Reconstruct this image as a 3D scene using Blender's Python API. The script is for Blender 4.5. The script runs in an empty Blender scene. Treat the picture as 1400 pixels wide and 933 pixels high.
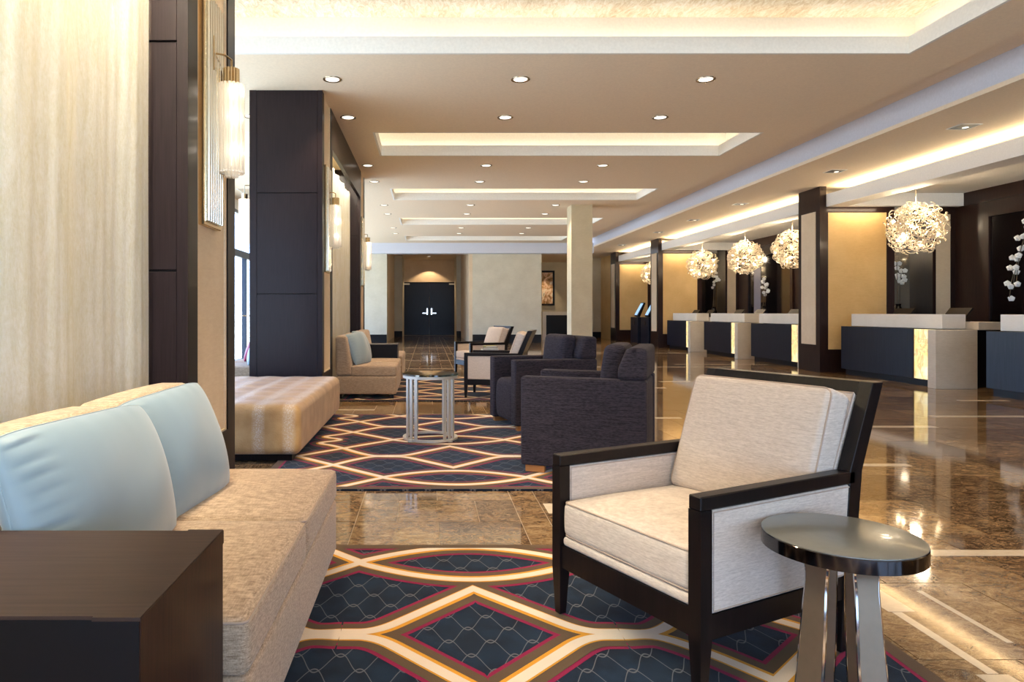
import bpy, bmesh, math, random
from math import sin, cos, pi, radians as R
from mathutils import Vector, Matrix
random.seed(7)
S = bpy.context.scene
COL = S.collection
# ------------------------------------------------------------------ camera, world, exposure
cam = bpy.data.cameras.new('camera'); cam.lens = 24; cam.sensor_width = 36
cam.shift_x = 115/1400; cam.shift_y = -39.5/1400; cam.clip_start = 0.05; cam.clip_end = 300
co = bpy.data.objects.new('camera', cam); COL.objects.link(co)
co.location = (0, 0, 1.1); co.rotation_euler = (pi/2, 0, 0); S.camera = co
S.view_settings.view_transform = 'Standard'; S.view_settings.look = 'None'
S.view_settings.gamma = 1; S.view_settings.exposure = 0.57
S.cycles.use_denoising = True
S.cycles.max_bounces = 8; S.cycles.diffuse_bounces = 5; S.cycles.glossy_bounces = 4
S.cycles.transparent_max_bounces = 16; S.cycles.sample_clamp_indirect = 6
W = bpy.data.worlds.new('sky'); S.world = W; W.use_nodes = True
wn = W.node_tree; wb = wn.nodes['Background']
wc = wn.nodes.new('ShaderNodeTexCoord'); wr = wn.nodes.new('ShaderNodeValToRGB'); ws = wn.nodes.new('ShaderNodeSeparateXYZ'); wm = wn.nodes.new('ShaderNodeMath')
wm.operation = 'MULTIPLY_ADD'; wm.inputs[1].default_value = .5; wm.inputs[2].default_value = .5
wn.links.new(wc.outputs['Generated'], ws.inputs[0]); wn.links.new(ws.outputs[2], wm.inputs[0]); wn.links.new(wm.outputs[0], wr.inputs[0])
# below the horizon sunlit pavement, above it a hazy blue sky
for i_, (p_, c_) in enumerate(((0, (1, .90, .78)), (.49, (1, .91, .80)), (.51, (.56, .63, .74)), (1, (.22, .38, .76)))):
    if i_ > 1: wr.color_ramp.elements.new(.5)
for i_, (p_, c_) in enumerate(((0, (1, .90, .78)), (.49, (1, .91, .80)), (.51, (.56, .63, .74)), (1, (.22, .38, .76)))):
    wr.color_ramp.elements[i_].position = p_; wr.color_ramp.elements[i_].color = (*c_, 1)
wn.links.new(wr.outputs[0], wb.inputs[0]); wb.inputs[1].default_value = 6.4
# light tuning
WARM = (1, .74, .47); WARM2 = (1, .80, .55)
DOWN_W = 68; COVE = 4.6; COVE_R = 18.0; WASH = 32; CHAND = 20; SCONCE = 1.6

def area(name, loc, rot, sx, sy, power, color):
    l = bpy.data.lights.new(name, 'AREA'); l.shape = 'RECTANGLE'; l.size = sx; l.size_y = sy
    l.energy = power; l.color = color
    o = bpy.data.objects.new(name, l); COL.objects.link(o); o.location = loc; o.rotation_euler = rot
    return o
def portal(loc, rot, sx, sy):
    o = area('window_portal', loc, rot, sx, sy, 1, (1, 1, 1)); o.data.cycles.is_portal = True
portal((-4.3, 8.5, 1.75), (0, R(-90), 0), 3.4, 27)      # daylight through the left glazing
portal((0, -5.1, 1.75), (R(90), 0, 0), 8, 3.4)            # daylight through the glazing behind the camera

# ------------------------------------------------------------------ helpers
def tag(o, label=None, cat=None, group=None, kind=None):
    if label: o['label'] = label
    if cat: o['category'] = cat
    if group: o['group'] = group
    if kind: o['kind'] = kind
    return o
def empty(name, loc=(0, 0, 0), rz=0, label=None, cat=None, group=None):
    o = bpy.data.objects.new(name, None); COL.objects.link(o); o.location = loc; o.rotation_euler = (0, 0, rz)
    o.empty_display_size = .1
    return tag(o, label, cat, group)
def obj(name, bm, m, parent=None, smooth=False, loc=(0, 0, 0), rot=(0, 0, 0), sharp=40):
    bmesh.ops.recalc_face_normals(bm, faces=bm.faces)
    me = bpy.data.meshes.new(name); bm.to_mesh(me); bm.free()
    if m: me.materials.append(m)
    if smooth:
        for p in me.polygons: p.use_smooth = True
        try: me.set_sharp_from_angle(angle=R(sharp))
        except Exception: pass
    o = bpy.data.objects.new(name, me); COL.objects.link(o); o.location = loc; o.rotation_euler = rot
    if parent: o.parent = parent
    return o
def copy_tree(o, parent=None):
    c = o.copy(); COL.objects.link(c)
    if parent: c.parent = parent
    for ch in list(o.children): copy_tree(ch, c)
    return c
def B(): return bmesh.new()
def box(bm, x0, x1, y0, y1, z0, z1, bev=0, seg=1):
    t = bmesh.new() if bev else bm
    r = bmesh.ops.create_cube(t, size=1)
    for v in r['verts']:
        v.co = Vector((x0 + (v.co.x+.5)*(x1-x0), y0 + (v.co.y+.5)*(y1-y0), z0 + (v.co.z+.5)*(z1-z0)))
    if bev:
        bmesh.ops.bevel(t, geom=list(t.edges), offset=bev, segments=seg, affect='EDGES', profile=.5)
        merge(bm, t)
    return bm
def merge(bm, t, M=None):
    if M: bmesh.ops.transform(t, matrix=M, verts=t.verts)
    me = bpy.data.meshes.new('tmp'); t.to_mesh(me); t.free(); bm.from_mesh(me); bpy.data.meshes.remove(me)
def mbox(*a, bev=0, seg=1): return box(B(), *a, bev=bev, seg=seg)
def prism(bm, poly, a0, a1, axis='y', bev=0):
    t = B() if bev else bm
    def P(p, a):
        return (p[0], a, p[1]) if axis == 'y' else ((p[0], p[1], a) if axis == 'z' else (a, p[0], p[1]))
    v0 = [t.verts.new(P(p, a0)) for p in poly]; v1 = [t.verts.new(P(p, a1)) for p in poly]
    t.faces.new(v0); t.faces.new(v1[::-1])
    n = len(poly)
    for i in range(n): t.faces.new((v0[i], v1[i], v1[(i+1) % n], v0[(i+1) % n]))
    if bev:
        bmesh.ops.bevel(t, geom=list(t.edges), offset=bev, segments=1, affect='EDGES'); merge(bm, t)
    return bm
def cyl(bm, x, y, z0, z1, r, n=24, r2=None, axis='z'):
    M = Matrix.Translation((x, y, (z0+z1)/2))
    bmesh.ops.create_cone(bm, cap_ends=True, segments=n, radius1=r, radius2=r if r2 is None else r2, depth=z1-z0, matrix=M)
    return bm
def tube(bm, pts, r, n=6, closed=False, cap=True):
    pts = [Vector(p) for p in pts]; N = len(pts); rings = []
    up = Vector((0, 0, 1)); prev = None
    for i, p in enumerate(pts):
        a = pts[(i-1) % N] if (closed or i > 0) else p; b = pts[(i+1) % N] if (closed or i < N-1) else p
        d = (b-a).normalized()
        s = d.cross(prev if prev is not None else up)
        if s.length < .05: s = d.cross(Vector((1, 0, 0)))
        s.normalize(); u = s.cross(d).normalized(); prev = u
        rr = r[i] if isinstance(r, (list, tuple)) else r
        rings.append([bm.verts.new(p + s*cos(2*pi*k/n)*rr + u*sin(2*pi*k/n)*rr) for k in range(n)])
    for i in range(N if closed else N-1):
        A, C = rings[i], rings[(i+1) % N]
        for k in range(n): bm.faces.new((A[k], A[(k+1) % n], C[(k+1) % n], C[k]))
    if cap and not closed:
        bm.faces.new(rings[0][::-1]); bm.faces.new(rings[-1])
    return bm
def grid_cuts(h, r, n, k=3):
    a = [-h + r*i/k for i in range(k)]; m = [-(h-r) + 2*(h-r)*i/n for i in range(n+1)]
    return a + m + [-x for x in a[::-1]]
def soft(bm, cx, cy, cz, sx, sy, sz, r, n=6, fn=None, M=None, k=3):
    """rounded box centred at cx,cy,cz with full sizes; fn(local Vector, half) -> Vector deforms it"""
    h = (sx/2, sy/2, sz/2); cuts = [grid_cuts(h[i], r, n, k) for i in range(3)]
    t = B()
    for ax in range(3):
        b, c = (ax+1) % 3, (ax+2) % 3
        for s in (-1, 1):
            g = []
            for u in cuts[b]:
                row = []
                for w in cuts[c]:
                    q = [0, 0, 0]; q[ax] = s*h[ax]; q[b] = u; q[c] = w
                    inn = [max(-(h[i]-r), min(h[i]-r, q[i])) for i in range(3)]
                    d = Vector([q[i]-inn[i] for i in range(3)])
                    p = Vector(inn) + (d.normalized()*r if d.length > 1e-9 else d)
                    if fn: p = fn(p, h)
                    row.append(t.verts.new(p))
                g.append(row)
            for i in range(len(g)-1):
                for j in range(len(g[0])-1):
                    t.faces.new((g[i][j], g[i+1][j], g[i+1][j+1], g[i][j+1]))
    bmesh.ops.remove_doubles(t, verts=t.verts, dist=1e-5)
    MM = Matrix.Translation((cx, cy, cz))
    if M: MM = MM @ M
    merge(bm, t, MM); return bm
def rrect(hx, hy, r, z=0, n=4):
    out = []
    for (sx, sy, a0) in ((1, 1, 0), (-1, 1, 90), (-1, -1, 180), (1, -1, 270)):
        for i in range(n+1):
            a = R(a0 + 90*i/n); out.append(Vector((sx*(hx-r) + r*cos(a), sy*(hy-r) + r*sin(a), z)))
    return out

# ------------------------------------------------------------------ materials
class NT:
    def __init__(s, name):
        s.m = bpy.data.materials.new(name); s.m.use_nodes = True; s.t = s.m.node_tree; s.t.nodes.clear()
        s.out = s.n('OutputMaterial'); s.tc = None
    def n(s, kind, **kw):
        x = s.t.nodes.new('ShaderNode'+kind)
        for k, v in kw.items(): setattr(x, k, v)
        return x
    def l(s, a, b): s.t.links.new(a, b)
    def set(s, node, **kw):
        for k, v in kw.items():
            i = node.inputs[k.replace('_', ' ')]
            if hasattr(v, 'links') or isinstance(v, bpy.types.NodeSocket): s.l(v, i)
            else: i.default_value = (*v, 1) if isinstance(v, tuple) and len(v) == 3 and i.type == 'RGBA' else v
    def coord(s, kind='Object', scale=(1, 1, 1), rot=(0, 0, 0)):
        if s.tc is None: s.tc = s.n('TexCoord')
        src = s.tc.outputs[kind] if kind != 'World' else s.n('NewGeometry').outputs['Position']
        mp = s.n('Mapping'); mp.inputs['Scale'].default_value = scale; mp.inputs['Rotation'].default_value = rot
        s.l(src, mp.inputs[0]); return mp.outputs[0]
    def noise(s, vec, scale=5, detail=3, rough=.5, dist=0):
        x = s.n('TexNoise'); s.l(vec, x.inputs['Vector']); s.set(x, Scale=scale, Detail=detail, Roughness=rough, Distortion=dist); return x.outputs[0]
    def ramp(s, f, stops):
        x = s.n('ValToRGB'); s.l(f, x.inputs[0]); e = x.color_ramp.elements
        while len(e) < len(stops): e.new(.5)
        for i, (p, c) in enumerate(stops):
            e[i].position = p; e[i].color = (*c, 1) if len(c) == 3 else c
        return x.outputs[0]
    def math(s, op, a, b=0, clamp=False):
        x = s.n('Math', operation=op, use_clamp=clamp)
        for i, v in enumerate((a, b)):
            if isinstance(v, (int, float)): x.inputs[i].default_value = v
            else: s.l(v, x.inputs[i])
        return x.outputs[0]
    def mix(s, f, a, b, mode='MIX'):
        x = s.n('Mix', data_type='RGBA', blend_type=mode)
        for sock, v in ((x.inputs[0], f), (x.inputs[6], a), (x.inputs[7], b)):
            if isinstance(v, (int, float)): sock.default_value = v
            elif isinstance(v, tuple): sock.default_value = (*v, 1)
            else: s.l(v, sock)
        return x.outputs[2]
    def bump(s, h, strength=.3, dist=.01):
        x = s.n('Bump'); s.set(x, Strength=strength, Distance=dist); s.l(h, x.inputs['Height']); return x.outputs[0]
    def pbr(s, color, rough=.5, metal=0, normal=None, coat=0, coat_r=.05, sheen=0, spec=.5, trans=0, ior=1.45, emit=None, estr=0):
        p = s.n('BsdfPrincipled'); s.p = p
        s.set(p, Base_Color=color, Roughness=rough, Metallic=metal, IOR=ior)
        p.inputs['Coat Weight'].default_value = coat; p.inputs['Coat Roughness'].default_value = coat_r
        p.inputs['Sheen Weight'].default_value = sheen; p.inputs['Specular IOR Level'].default_value = spec
        p.inputs['Transmission Weight'].default_value = trans
        if normal is not None: s.l(normal, p.inputs['Normal'])
        if emit is not None:
            s.set(p, Emission_Color=emit); p.inputs['Emission Strength'].default_value = estr
        s.l(p.outputs[0], s.out.inputs[0]); return s.m

def plain(name, col, rough=.5, metal=0, **kw):
    t = NT(name); n = t.noise(t.coord(), 40, 3)
    c = t.mix(n, tuple(x*.9 for x in col), tuple(min(1, x*1.08) for x in col))
    return t.pbr(c, rough, metal, **kw)
def fabric(name, a, b, scale=260, stretch=(1, 1, .25), sheen=.2, rough=.85, big=.15):
    t = NT(name)
    n1 = t.noise(t.coord(scale=stretch), scale, 3, .7)
    if name == 'tan_tweed': n1 = t.math('ADD', t.math('MULTIPLY', t.noise(t.coord(scale=(.12, 1, 1)), scale, 2, .6), .5), t.math('MULTIPLY', t.noise(t.coord(scale=(1, .12, .8)), scale, 2, .6), .5))
    n2 = t.noise(t.coord(scale=(stretch[0]*.25, stretch[1]*.25, 1.2)), scale, 2, .6)
    n3 = t.noise(t.coord(), 3, 2)
    f = t.math('ADD', t.math('MULTIPLY', n1, .6), t.math('MULTIPLY', n2, .4))
    c = t.ramp(f, [(.38, a), (.62, b)])
    c = t.mix(t.math('MULTIPLY', n3, big), c, tuple(x*.75 for x in a))
    return t.pbr(c, rough, sheen=sheen, normal=t.bump(f, .35, .002), spec=.2)
def wood(name, a, b, rough=.3, stretch=(1, 1, .05), scale=60, coat=.3):
    t = NT(name); n = t.noise(t.coord('World', scale=stretch), scale, 4, .6)
    c = t.ramp(n, [(.3, a), (.7, b)])
    return t.pbr(c, rough+.06, coat=coat*.25, coat_r=.15, spec=.22, normal=t.bump(n, .05, .001))
def emis(name, col, s):
    t = NT(name); e = t.n('Emission'); t.set(e, Color=col, Strength=s); t.l(e.outputs[0], t.out.inputs[0]); return t.m
def thin_glass(name, tint=(1, 1, 1), refl=.12, rough=.02):
    t = NT(name); g = t.n('BsdfGlossy'); tr = t.n('BsdfTransparent'); mx = t.n('MixShader'); f = t.n('LayerWeight')
    t.set(g, Color=(1., 1., 1.), Roughness=rough); t.set(tr, Color=tint); f.inputs[0].default_value = .5
    t.l(t.math('ADD', t.math('MULTIPLY', t.math('POWER', f.outputs[1], 4), .55), refl, True), mx.inputs[0]); t.l(tr.outputs[0], mx.inputs[1]); t.l(g.outputs[0], mx.inputs[2])
    t.l(mx.outputs[0], t.out.inputs[0]); return t.m
M = {}
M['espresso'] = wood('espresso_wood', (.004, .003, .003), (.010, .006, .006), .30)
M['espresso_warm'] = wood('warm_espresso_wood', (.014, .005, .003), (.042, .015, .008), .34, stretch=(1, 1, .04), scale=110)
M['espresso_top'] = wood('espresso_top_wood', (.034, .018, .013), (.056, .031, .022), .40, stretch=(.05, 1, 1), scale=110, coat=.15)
M['plum_wood'] = wood('column_veneer', (.011, .006, .007), (.021, .012, .014), .36, stretch=(1, 1, .03), scale=120, coat=.25)
M['desk_wood'] = wood('desk_veneer', (.007, .008, .014), (.015, .016, .028), .3, stretch=(1, 1, .03), scale=90, coat=.25)  # blue cast of the daylight is blended into the veneer colour
M['frame_brown'] = wood('brown_frame', (.016, .007, .006), (.032, .015, .011), .25, coat=.4)
M['black_gloss'] = plain('black_glass_panel', (.006, .004, .004), .08, coat=.5)
M['ceiling'] = plain('ceiling_paint', (.87, .73, .56), .9)
M['beam_daylit'] = plain('daylight_tinted_beam', (.66, .68, .78), .8)  # cool daylight falling on the beams is put into their colour
M['ceiling_white'] = plain('white_ceiling_trim', (.86, .84, .80), .8)
t = NT('capiz_ceiling')
n = t.noise(t.coord('World', scale=(2.0, .7, 1), rot=(0, 0, R(-18))), 10, 7, .8, 1.2); n2 = t.noise(t.coord('World'), 1.6, 3)
f = t.math('ADD', t.math('MULTIPLY', n, .8), t.math('MULTIPLY', n2, .3))
M['gold_leaf'] = t.pbr(t.ramp(f, [(.42, (.58, .47, .33)), (.54, (.80, .73, .62)), (.64, (.93, .91, .88))]), .35, normal=t.bump(n, .5, .01), coat=.3)
def paper(name, a, b, rough=.7):
    t = NT(name)
    n = t.noise(t.coord('World', scale=(1, 1, 6)), 14, 5, .7, .3); n2 = t.noise(t.coord('World'), 2.2, 4, .6)
    f = t.math('ADD', t.math('MULTIPLY', n, .45), t.math('MULTIPLY', n2, .55))
    return t.pbr(t.ramp(f, [(.35, a), (.68, b)]), rough, normal=t.bump(n, .12, .004), spec=.4)
M['wallpaper'] = paper('cream_wallpaper', (.56, .47, .31), (.70, .61, .43))
M['gold_panel'] = paper('gold_panel_paper', (.62, .39, .15), (.74, .50, .22), .5)
M['beige_panel'] = paper('beige_panel_paper', (.70, .53, .34), (.82, .66, .46), .6)
M['pale_wall'] = paper('pale_wall_paper', (.60, .54, .41), (.72, .66, .52))
M['stone'] = paper('limestone', (.60, .50, .36), (.74, .64, .50), .3)
M['ledge'] = paper('pale_ledge_stone', (.78, .70, .58), (.88, .81, .70), .25)
M['baseboard'] = plain('dark_baseboard', (.008, .006, .006), .4, spec=.2)
# floor marble
def marble(name, stops, vein, rough=.06, strength=1.0):
    t = NT(name); v = t.coord('World', scale=(1, 1, 1))
    n = t.noise(t.coord('World', scale=(.75, 1.2, 1)), 8.5, 12, .80, 1.3)
    w = t.noise(t.coord('World', scale=(.8, 1.2, 1)), 11, 9, .75, 2.2)
    oi = t.n('ObjectInfo'); at = t.n('Attribute', attribute_name='tv')
    f = t.math('ADD', n, t.math('MULTIPLY', t.math('SUBTRACT', t.math('FRACT', t.math('ADD', oi.outputs['Random'], at.outputs['Fac'])), .5), .16))
    c = t.ramp(f, stops)
    vm = t.math('ABSOLUTE', t.math('SUBTRACT', w, .5)); vm = t.math('SUBTRACT', 1, t.math('MULTIPLY', vm, 42), True)
    vm = t.math('MULTIPLY', vm, strength*.55)
    c = t.mix(vm, c, vein)
    return t.pbr(c, rough, ior=1.62, spec=.5)
M['marble'] = marble('emperador_marble', [(.34, (.042, .020, .009)), (.46, (.125, .066, .028)), (.56, (.24, .142, .064)), (.68, (.40, .275, .14))], (.62, .47, .28))
M['cream_marble'] = marble('cream_marble', [(.3, (.62, .50, .34)), (.7, (.82, .71, .54))], (.88, .8, .66), strength=.3)
M['grout'] = plain('grout', (.42, .33, .24), .6)
# seating fabrics
M['sofa'] = fabric('tan_tweed', (.25, .165, .10), (.62, .46, .315), 300, (.35, 1, .35))
M['cream_fab'] = fabric('oatmeal_linen', (.50, .41, .335), (.68, .58, .49), 220, (.22, .22, 1.1))
M['piping'] = plain('taupe_piping', (.42, .32, .25), .7)
M['dark_fab'] = fabric('charcoal_weave', (.012, .0095, .013), (.048, .039, .050), 150, (.25, .25, 1), sheen=.02)
M['foot_wood'] = wood('honey_oak', (.30, .12, .035), (.45, .20, .07), .35, stretch=(.1, .1, 1))
def satin(name, a, b):
    t = NT(name); n = t.noise(t.coord(scale=(1, 1, 1)), 380, 2, .6); n2 = t.noise(t.coord(scale=(1, 1, .4)), 9, 3)
    c = t.mix(n2, a, b)
    return t.pbr(c, .42, sheen=.4, normal=t.bump(n, .06, .001), spec=.4)
M['blue_satin'] = satin('ice_blue_satin', (.205, .285, .34), (.245, .335, .395))
M['magenta_satin'] = satin('magenta_satin', (.30, .012, .06), (.40, .03, .10))
t = NT('croc_ottoman')
v = t.coord(scale=(1, 1, 1)); vo = t.n('TexVoronoi'); t.l(t.coord(scale=(1.0, 1.0, 1.6)), vo.inputs['Vector']); t.set(vo, Scale=85.)
sx = t.n('SeparateXYZ'); t.l(v, sx.inputs[0])
st = t.math('ABSOLUTE', t.math('SINE', t.math('MULTIPLY', sx.outputs[0], pi/.22)))
band = t.math('SUBTRACT', t.math('MULTIPLY', st, 3.2), 2.35, True)
nn = t.noise(v, 6, 4); cell = t.ramp(vo.outputs['Distance'], [(.2, (1, 1, 1)), (.55, (0, 0, 0))])
c = t.ramp(nn, [(.35, (.38, .205, .070)), (.65, (.52, .320, .135))])
c = t.mix(t.math('MULTIPLY', band, t.math('ADD', t.math('MULTIPLY', cell, .6), .25)), c, (.66, .60, .52))
M['ottoman'] = t.pbr(c, .45, normal=t.bump(vo.outputs['Distance'], .35, .004), sheen=.2)
# metals and glass
M['nickel'] = plain('brushed_nickel', (.56, .52, .45), .45, .35)
M['chrome'] = plain('chrome', (.75, .72, .68), .08, 1)
M['smoke_chrome'] = plain('black_chrome', (.10, .09, .085), .10, 1)
M['bronze'] = plain('champagne_metal', (.42, .34, .24), .22, 1)
M['leg_metal'] = plain('satin_champagne_metal', (.26, .195, .135), .42, .7)
M['brass'] = plain('pale_brass', (.75, .58, .34), .2, 1)
M['mirror_top'] = plain('grey_mirror', (.27, .29, .28), .32, .8, coat=.25)
M['glass'] = thin_glass('window_glass', (.76, .87, .98), .04)
M['table_glass'] = thin_glass('tinted_table_glass', (.50, .58, .55), .10)
M['crystal_rod'] = thin_glass('crystal_rod', (.97, .95, .90), .25, .08)
t = NT('frosted_crystal'); tr = t.n('BsdfTransparent'); df = t.n('BsdfDiffuse'); tl = t.n('BsdfTranslucent'); m1 = t.n('MixShader'); m2 = t.n('MixShader'); m3 = t.n('MixShader'); gl = t.n('BsdfGlossy')
t.set(df, Color=(.95, .92, .86)); t.set(tl, Color=(.97, .93, .86)); t.set(gl, Roughness=.08)
m1.inputs[0].default_value = .7; m2.inputs[0].default_value = .55; m3.inputs[0].default_value = .15
t.l(df.outputs[0], m1.inputs[1]); t.l(tl.outputs[0], m1.inputs[2]); t.l(tr.outputs[0], m2.inputs[1]); t.l(m1.outputs[0], m2.inputs[2])
t.l(m2.outputs[0], m3.inputs[1]); t.l(gl.outputs[0], m3.inputs[2]); t.l(m3.outputs[0], t.out.inputs[0]); M['frost_rod'] = t.m
M['plaque_mirror'] = plain('plaque_mirror', (.80, .77, .66), .22, 1)
t = NT('crystal_ribbon')
M['crystal'] = t.pbr((.86, .72, .52), .15, trans=.3, spec=.9, coat=.5)
M['sconce_glow'] = emis('sconce_glow', (1, .88, .72), SCONCE)
M['bulb'] = emis('bulb', (1, .80, .50), 60)
M['cove'] = emis('cove_lamp', (1, .86, .62), COVE)
M['cove_hot'] = emis('reception_cove_lamp', (1, .84, .56), COVE_R)
M['lens'] = emis('downlight_lens', (1, .90, .76), 1.6)
M['screen'] = emis('screen', (.35, .55, .9), 1.0)
t = NT('onyx')
v = t.coord(); n = t.noise(v, 3.5, 6, .6, 1.4); n2 = t.noise(t.coord(scale=(1, 1, .7)), 4.2, 5, .6, .6)
vm = t.math('SUBTRACT', 1, t.math('MULTIPLY', t.math('ABSOLUTE', t.math('SUBTRACT', n2, .5)), 22), True)
c = t.ramp(n, [(.34, (.95, .50, .08)), (.5, (1, .80, .30)), (.64, (1, .93, .60))]); c = t.mix(t.math('MULTIPLY', vm, .85), c, (.45, .22, .02))
M['onyx'] = t.pbr((.7, .6, .4), .15, emit=c, estr=.75)
# curtain
t = NT('sheer_curtain')
n = t.noise(t.coord('World', scale=(1, 1.3, .30)), 8, 8, .82, 1.2); n2 = t.noise(t.coord('World', scale=(1, 1, .6)), 90, 3, .7)
f = t.math('ADD', t.math('MULTIPLY', n, .7), t.math('MULTIPLY', n2, .35))
c = t.ramp(f, [(.38, (.82, .78, .62)), (.62, (.97, .955, .90))])
d = t.n('BsdfDiffuse'); tl = t.n('BsdfTranslucent'); mx = t.n('MixShader'); gl = t.n('BsdfGlossy'); mx2 = t.n('MixShader')
t.l(c, d.inputs[0]); t.l(c, tl.inputs[0]); t.set(gl, Roughness=.35); mx.inputs[0].default_value = .35; mx2.inputs[0].default_value = .04
t.l(t.bump(f, .5, .01), d.inputs['Normal'])
t.l(d.outputs[0], mx.inputs[1]); t.l(tl.outputs[0], mx.inputs[2]); t.l(mx.outputs[0], mx2.inputs[1]); t.l(gl.outputs[0], mx2.inputs[2])
t.l(mx2.outputs[0], t.out.inputs[0]); M['curtain'] = t.m
# rug field: navy with interlaced thin grey wave lines
t = NT('rug_field')
pos = t.coord('World'); s3 = t.n('SeparateXYZ'); t.l(pos, s3.inputs[0]); X, Y = s3.outputs[0], s3.outputs[1]
pp, ss, A = .138, .092, .058
wv = t.math('MULTIPLY', t.math('COSINE', t.math('MULTIPLY', X, 2*pi/pp)), A*.96)
def fam(off, sg):
    y = t.math('ADD' if sg < 0 else 'SUBTRACT', Y, wv); y = t.math('DIVIDE', t.math('ADD', y, off), 2*ss)
    return t.math('ABSOLUTE', t.math('SUBTRACT', t.math('FRACT', y), .5))
dist = t.math('MINIMUM', fam(0, 1), fam(ss, -1))
line = t.math('SUBTRACT', 1, t.math('MULTIPLY', dist, 1/.026), True); line = t.math('MULTIPLY', line, 1.6, True)
n = t.noise(pos, 9, 4, .6); pile = t.noise(pos, 700, 2)
c = t.ramp(n, [(.35, (.002, .006, .016)), (.65, (.006, .019, .042))]); c = t.mix(line, c, (.14, .14, .15))
M['rug'] = t.pbr(c, .95, normal=t.bump(pile, .4, .003), sheen=.1, spec=.1)
def yarn(name, col):
    t = NT(name); p = t.coord('World'); n = t.noise(p, 500, 2); n2 = t.noise(p, 14, 3)
    c = t.mix(n, tuple(x*.8 for x in col), tuple(min(1, x*1.15) for x in col)); c = t.mix(t.math('MULTIPLY', n2, .25), c, tuple(x*.6 for x in col))
    return t.pbr(c, .95, normal=t.bump(n, .4, .003), sheen=.1, spec=.1)
M['y_mag'] = yarn('magenta_yarn', (.26, .006, .055)); M['y_brown'] = yarn('brown_yarn', (.115, .072, .036))
M['y_orange'] = yarn('orange_yarn', (.74, .34, .025)); M['y_cream'] = yarn('cream_yarn', (.84, .70, .55))
M['grass'] = plain('paving', (.35, .36, .36), .8)
M['leaf'] = plain('leaf', (.03, .08, .03), .6); M['petal'] = plain('white_petal', (.9, .88, .84), .4); M['stem'] = plain('brown_stem', (.07, .05, .025), .6)
M['blue_frame'] = plain('dark_window_frame', (.03, .04, .06), .35, .4)

CE = 3.54; SOF = 3.394; XB = 5.84; XT = 5.18; FAR = 24.4; XL = -4.14; NEAR = -5.0; XR = 9.7
# ================================================================== STRUCTURE
def struct(name, bm, m, parent=None, label=None, **kw):
    o = obj(name, bm, m, parent, **kw)
    if not parent: o['kind'] = 'structure'
    if label: o['label'] = label
    return o
# ---- ceiling with tray openings
trays = []   # x0,x1,y0,y1,material
for k in range(-1, 5):
    y0 = 5.06 + 4.2*k; y1 = y0 + 1.40
    trays.append((-3.5 if k == 0 else -.75, 4.56, y0, y1, 'gold_leaf' if k == 0 else 'ceiling', False))
for k in (1, 2, 3):
    trays.append((-3.8, -2.15, 5.06+4.2*k, 6.46+4.2*k, 'ceiling', True))
ys = sorted(set([NEAR, FAR+.1] + [v for t_ in trays for v in t_[2:4]]))
cb = B()
for a, b in zip(ys[:-1], ys[1:]):
    cuts = sorted([(t_[0], t_[1]) for t_ in trays if t_[2] <= a + 1e-6 and t_[3] >= b - 1e-6])
    x = XL - .1
    for c0, c1 in cuts + [(XT, None)]:
        if c0 > x: box(cb, x, c0, a, b, CE, CE+.05)
        x = c1
ceil = struct('ceiling', cb, M['ceiling'])
for (x0, x1, y0, y1, mt, left) in trays:
    H = .42; g = .16; lip = .16
    f = B()
    box(f, x0, x0+.03, y0, y1, CE, CE+lip); box(f, x1-.03, x1, y0, y1, CE, CE+lip)
    box(f, x0+.03, x1-.03, y0, y0+.03, CE, CE+lip); box(f, x0+.03, x1-.03, y1-.03, y1, CE, CE+lip)
    obj('tray_fascia', f, M['ceiling_white'], ceil)
    obj('tray_panel', mbox(x0-g, x1+g, y0-g, y1+g, CE+H, CE+H+.03), M['gold_leaf'] if mt == 'gold_leaf' else M['ceiling_white'], ceil); p = B()
    for q in ((x0-g-.03, x0-g, y0-g, y1+g), (x1+g, x1+g+.03, y0-g, y1+g), (x0-g, x1+g, y0-g-.03, y0-g), (x0-g, x1+g, y1+g, y1+g+.03)):
        box(p, *q, CE+.05, CE+H)
    obj('tray_side', p, M['ceiling_white'], ceil)
    e = B()
    for q in ((x0-.09, x0-.05, y0, y1), (x1+.05, x1+.09, y0, y1), (x0, x1, y0-.09, y0-.05), (x0, x1, y1+.05, y1+.09)):
        box(e, *q, CE+.06, CE+.09)
    obj('cove_strip', e, M['cove'], ceil, label=None) if False else obj('cove_strip', e, M['cove'], ceil)
# slot and right beam
bm = B(); box(bm, XT, XB, NEAR, FAR, CE+.19, CE+.24); box(bm, XT-.03, XT, NEAR, FAR, CE+.05, CE+.2)
obj('ceiling_slot', bm, M['ceiling'], ceil)
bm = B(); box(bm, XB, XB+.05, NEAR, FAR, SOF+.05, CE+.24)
obj('beam_face', bm, M['beam_daylit'], ceil)
obj('lower_soffit', mbox(XB, XR, NEAR, FAR+5, SOF, SOF+.05), M['ceiling'], ceil)
obj('end_beam', mbox(XL, XB, FAR-.35, FAR+.1, 3.18, CE), M['beam_daylit'], ceil)
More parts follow.
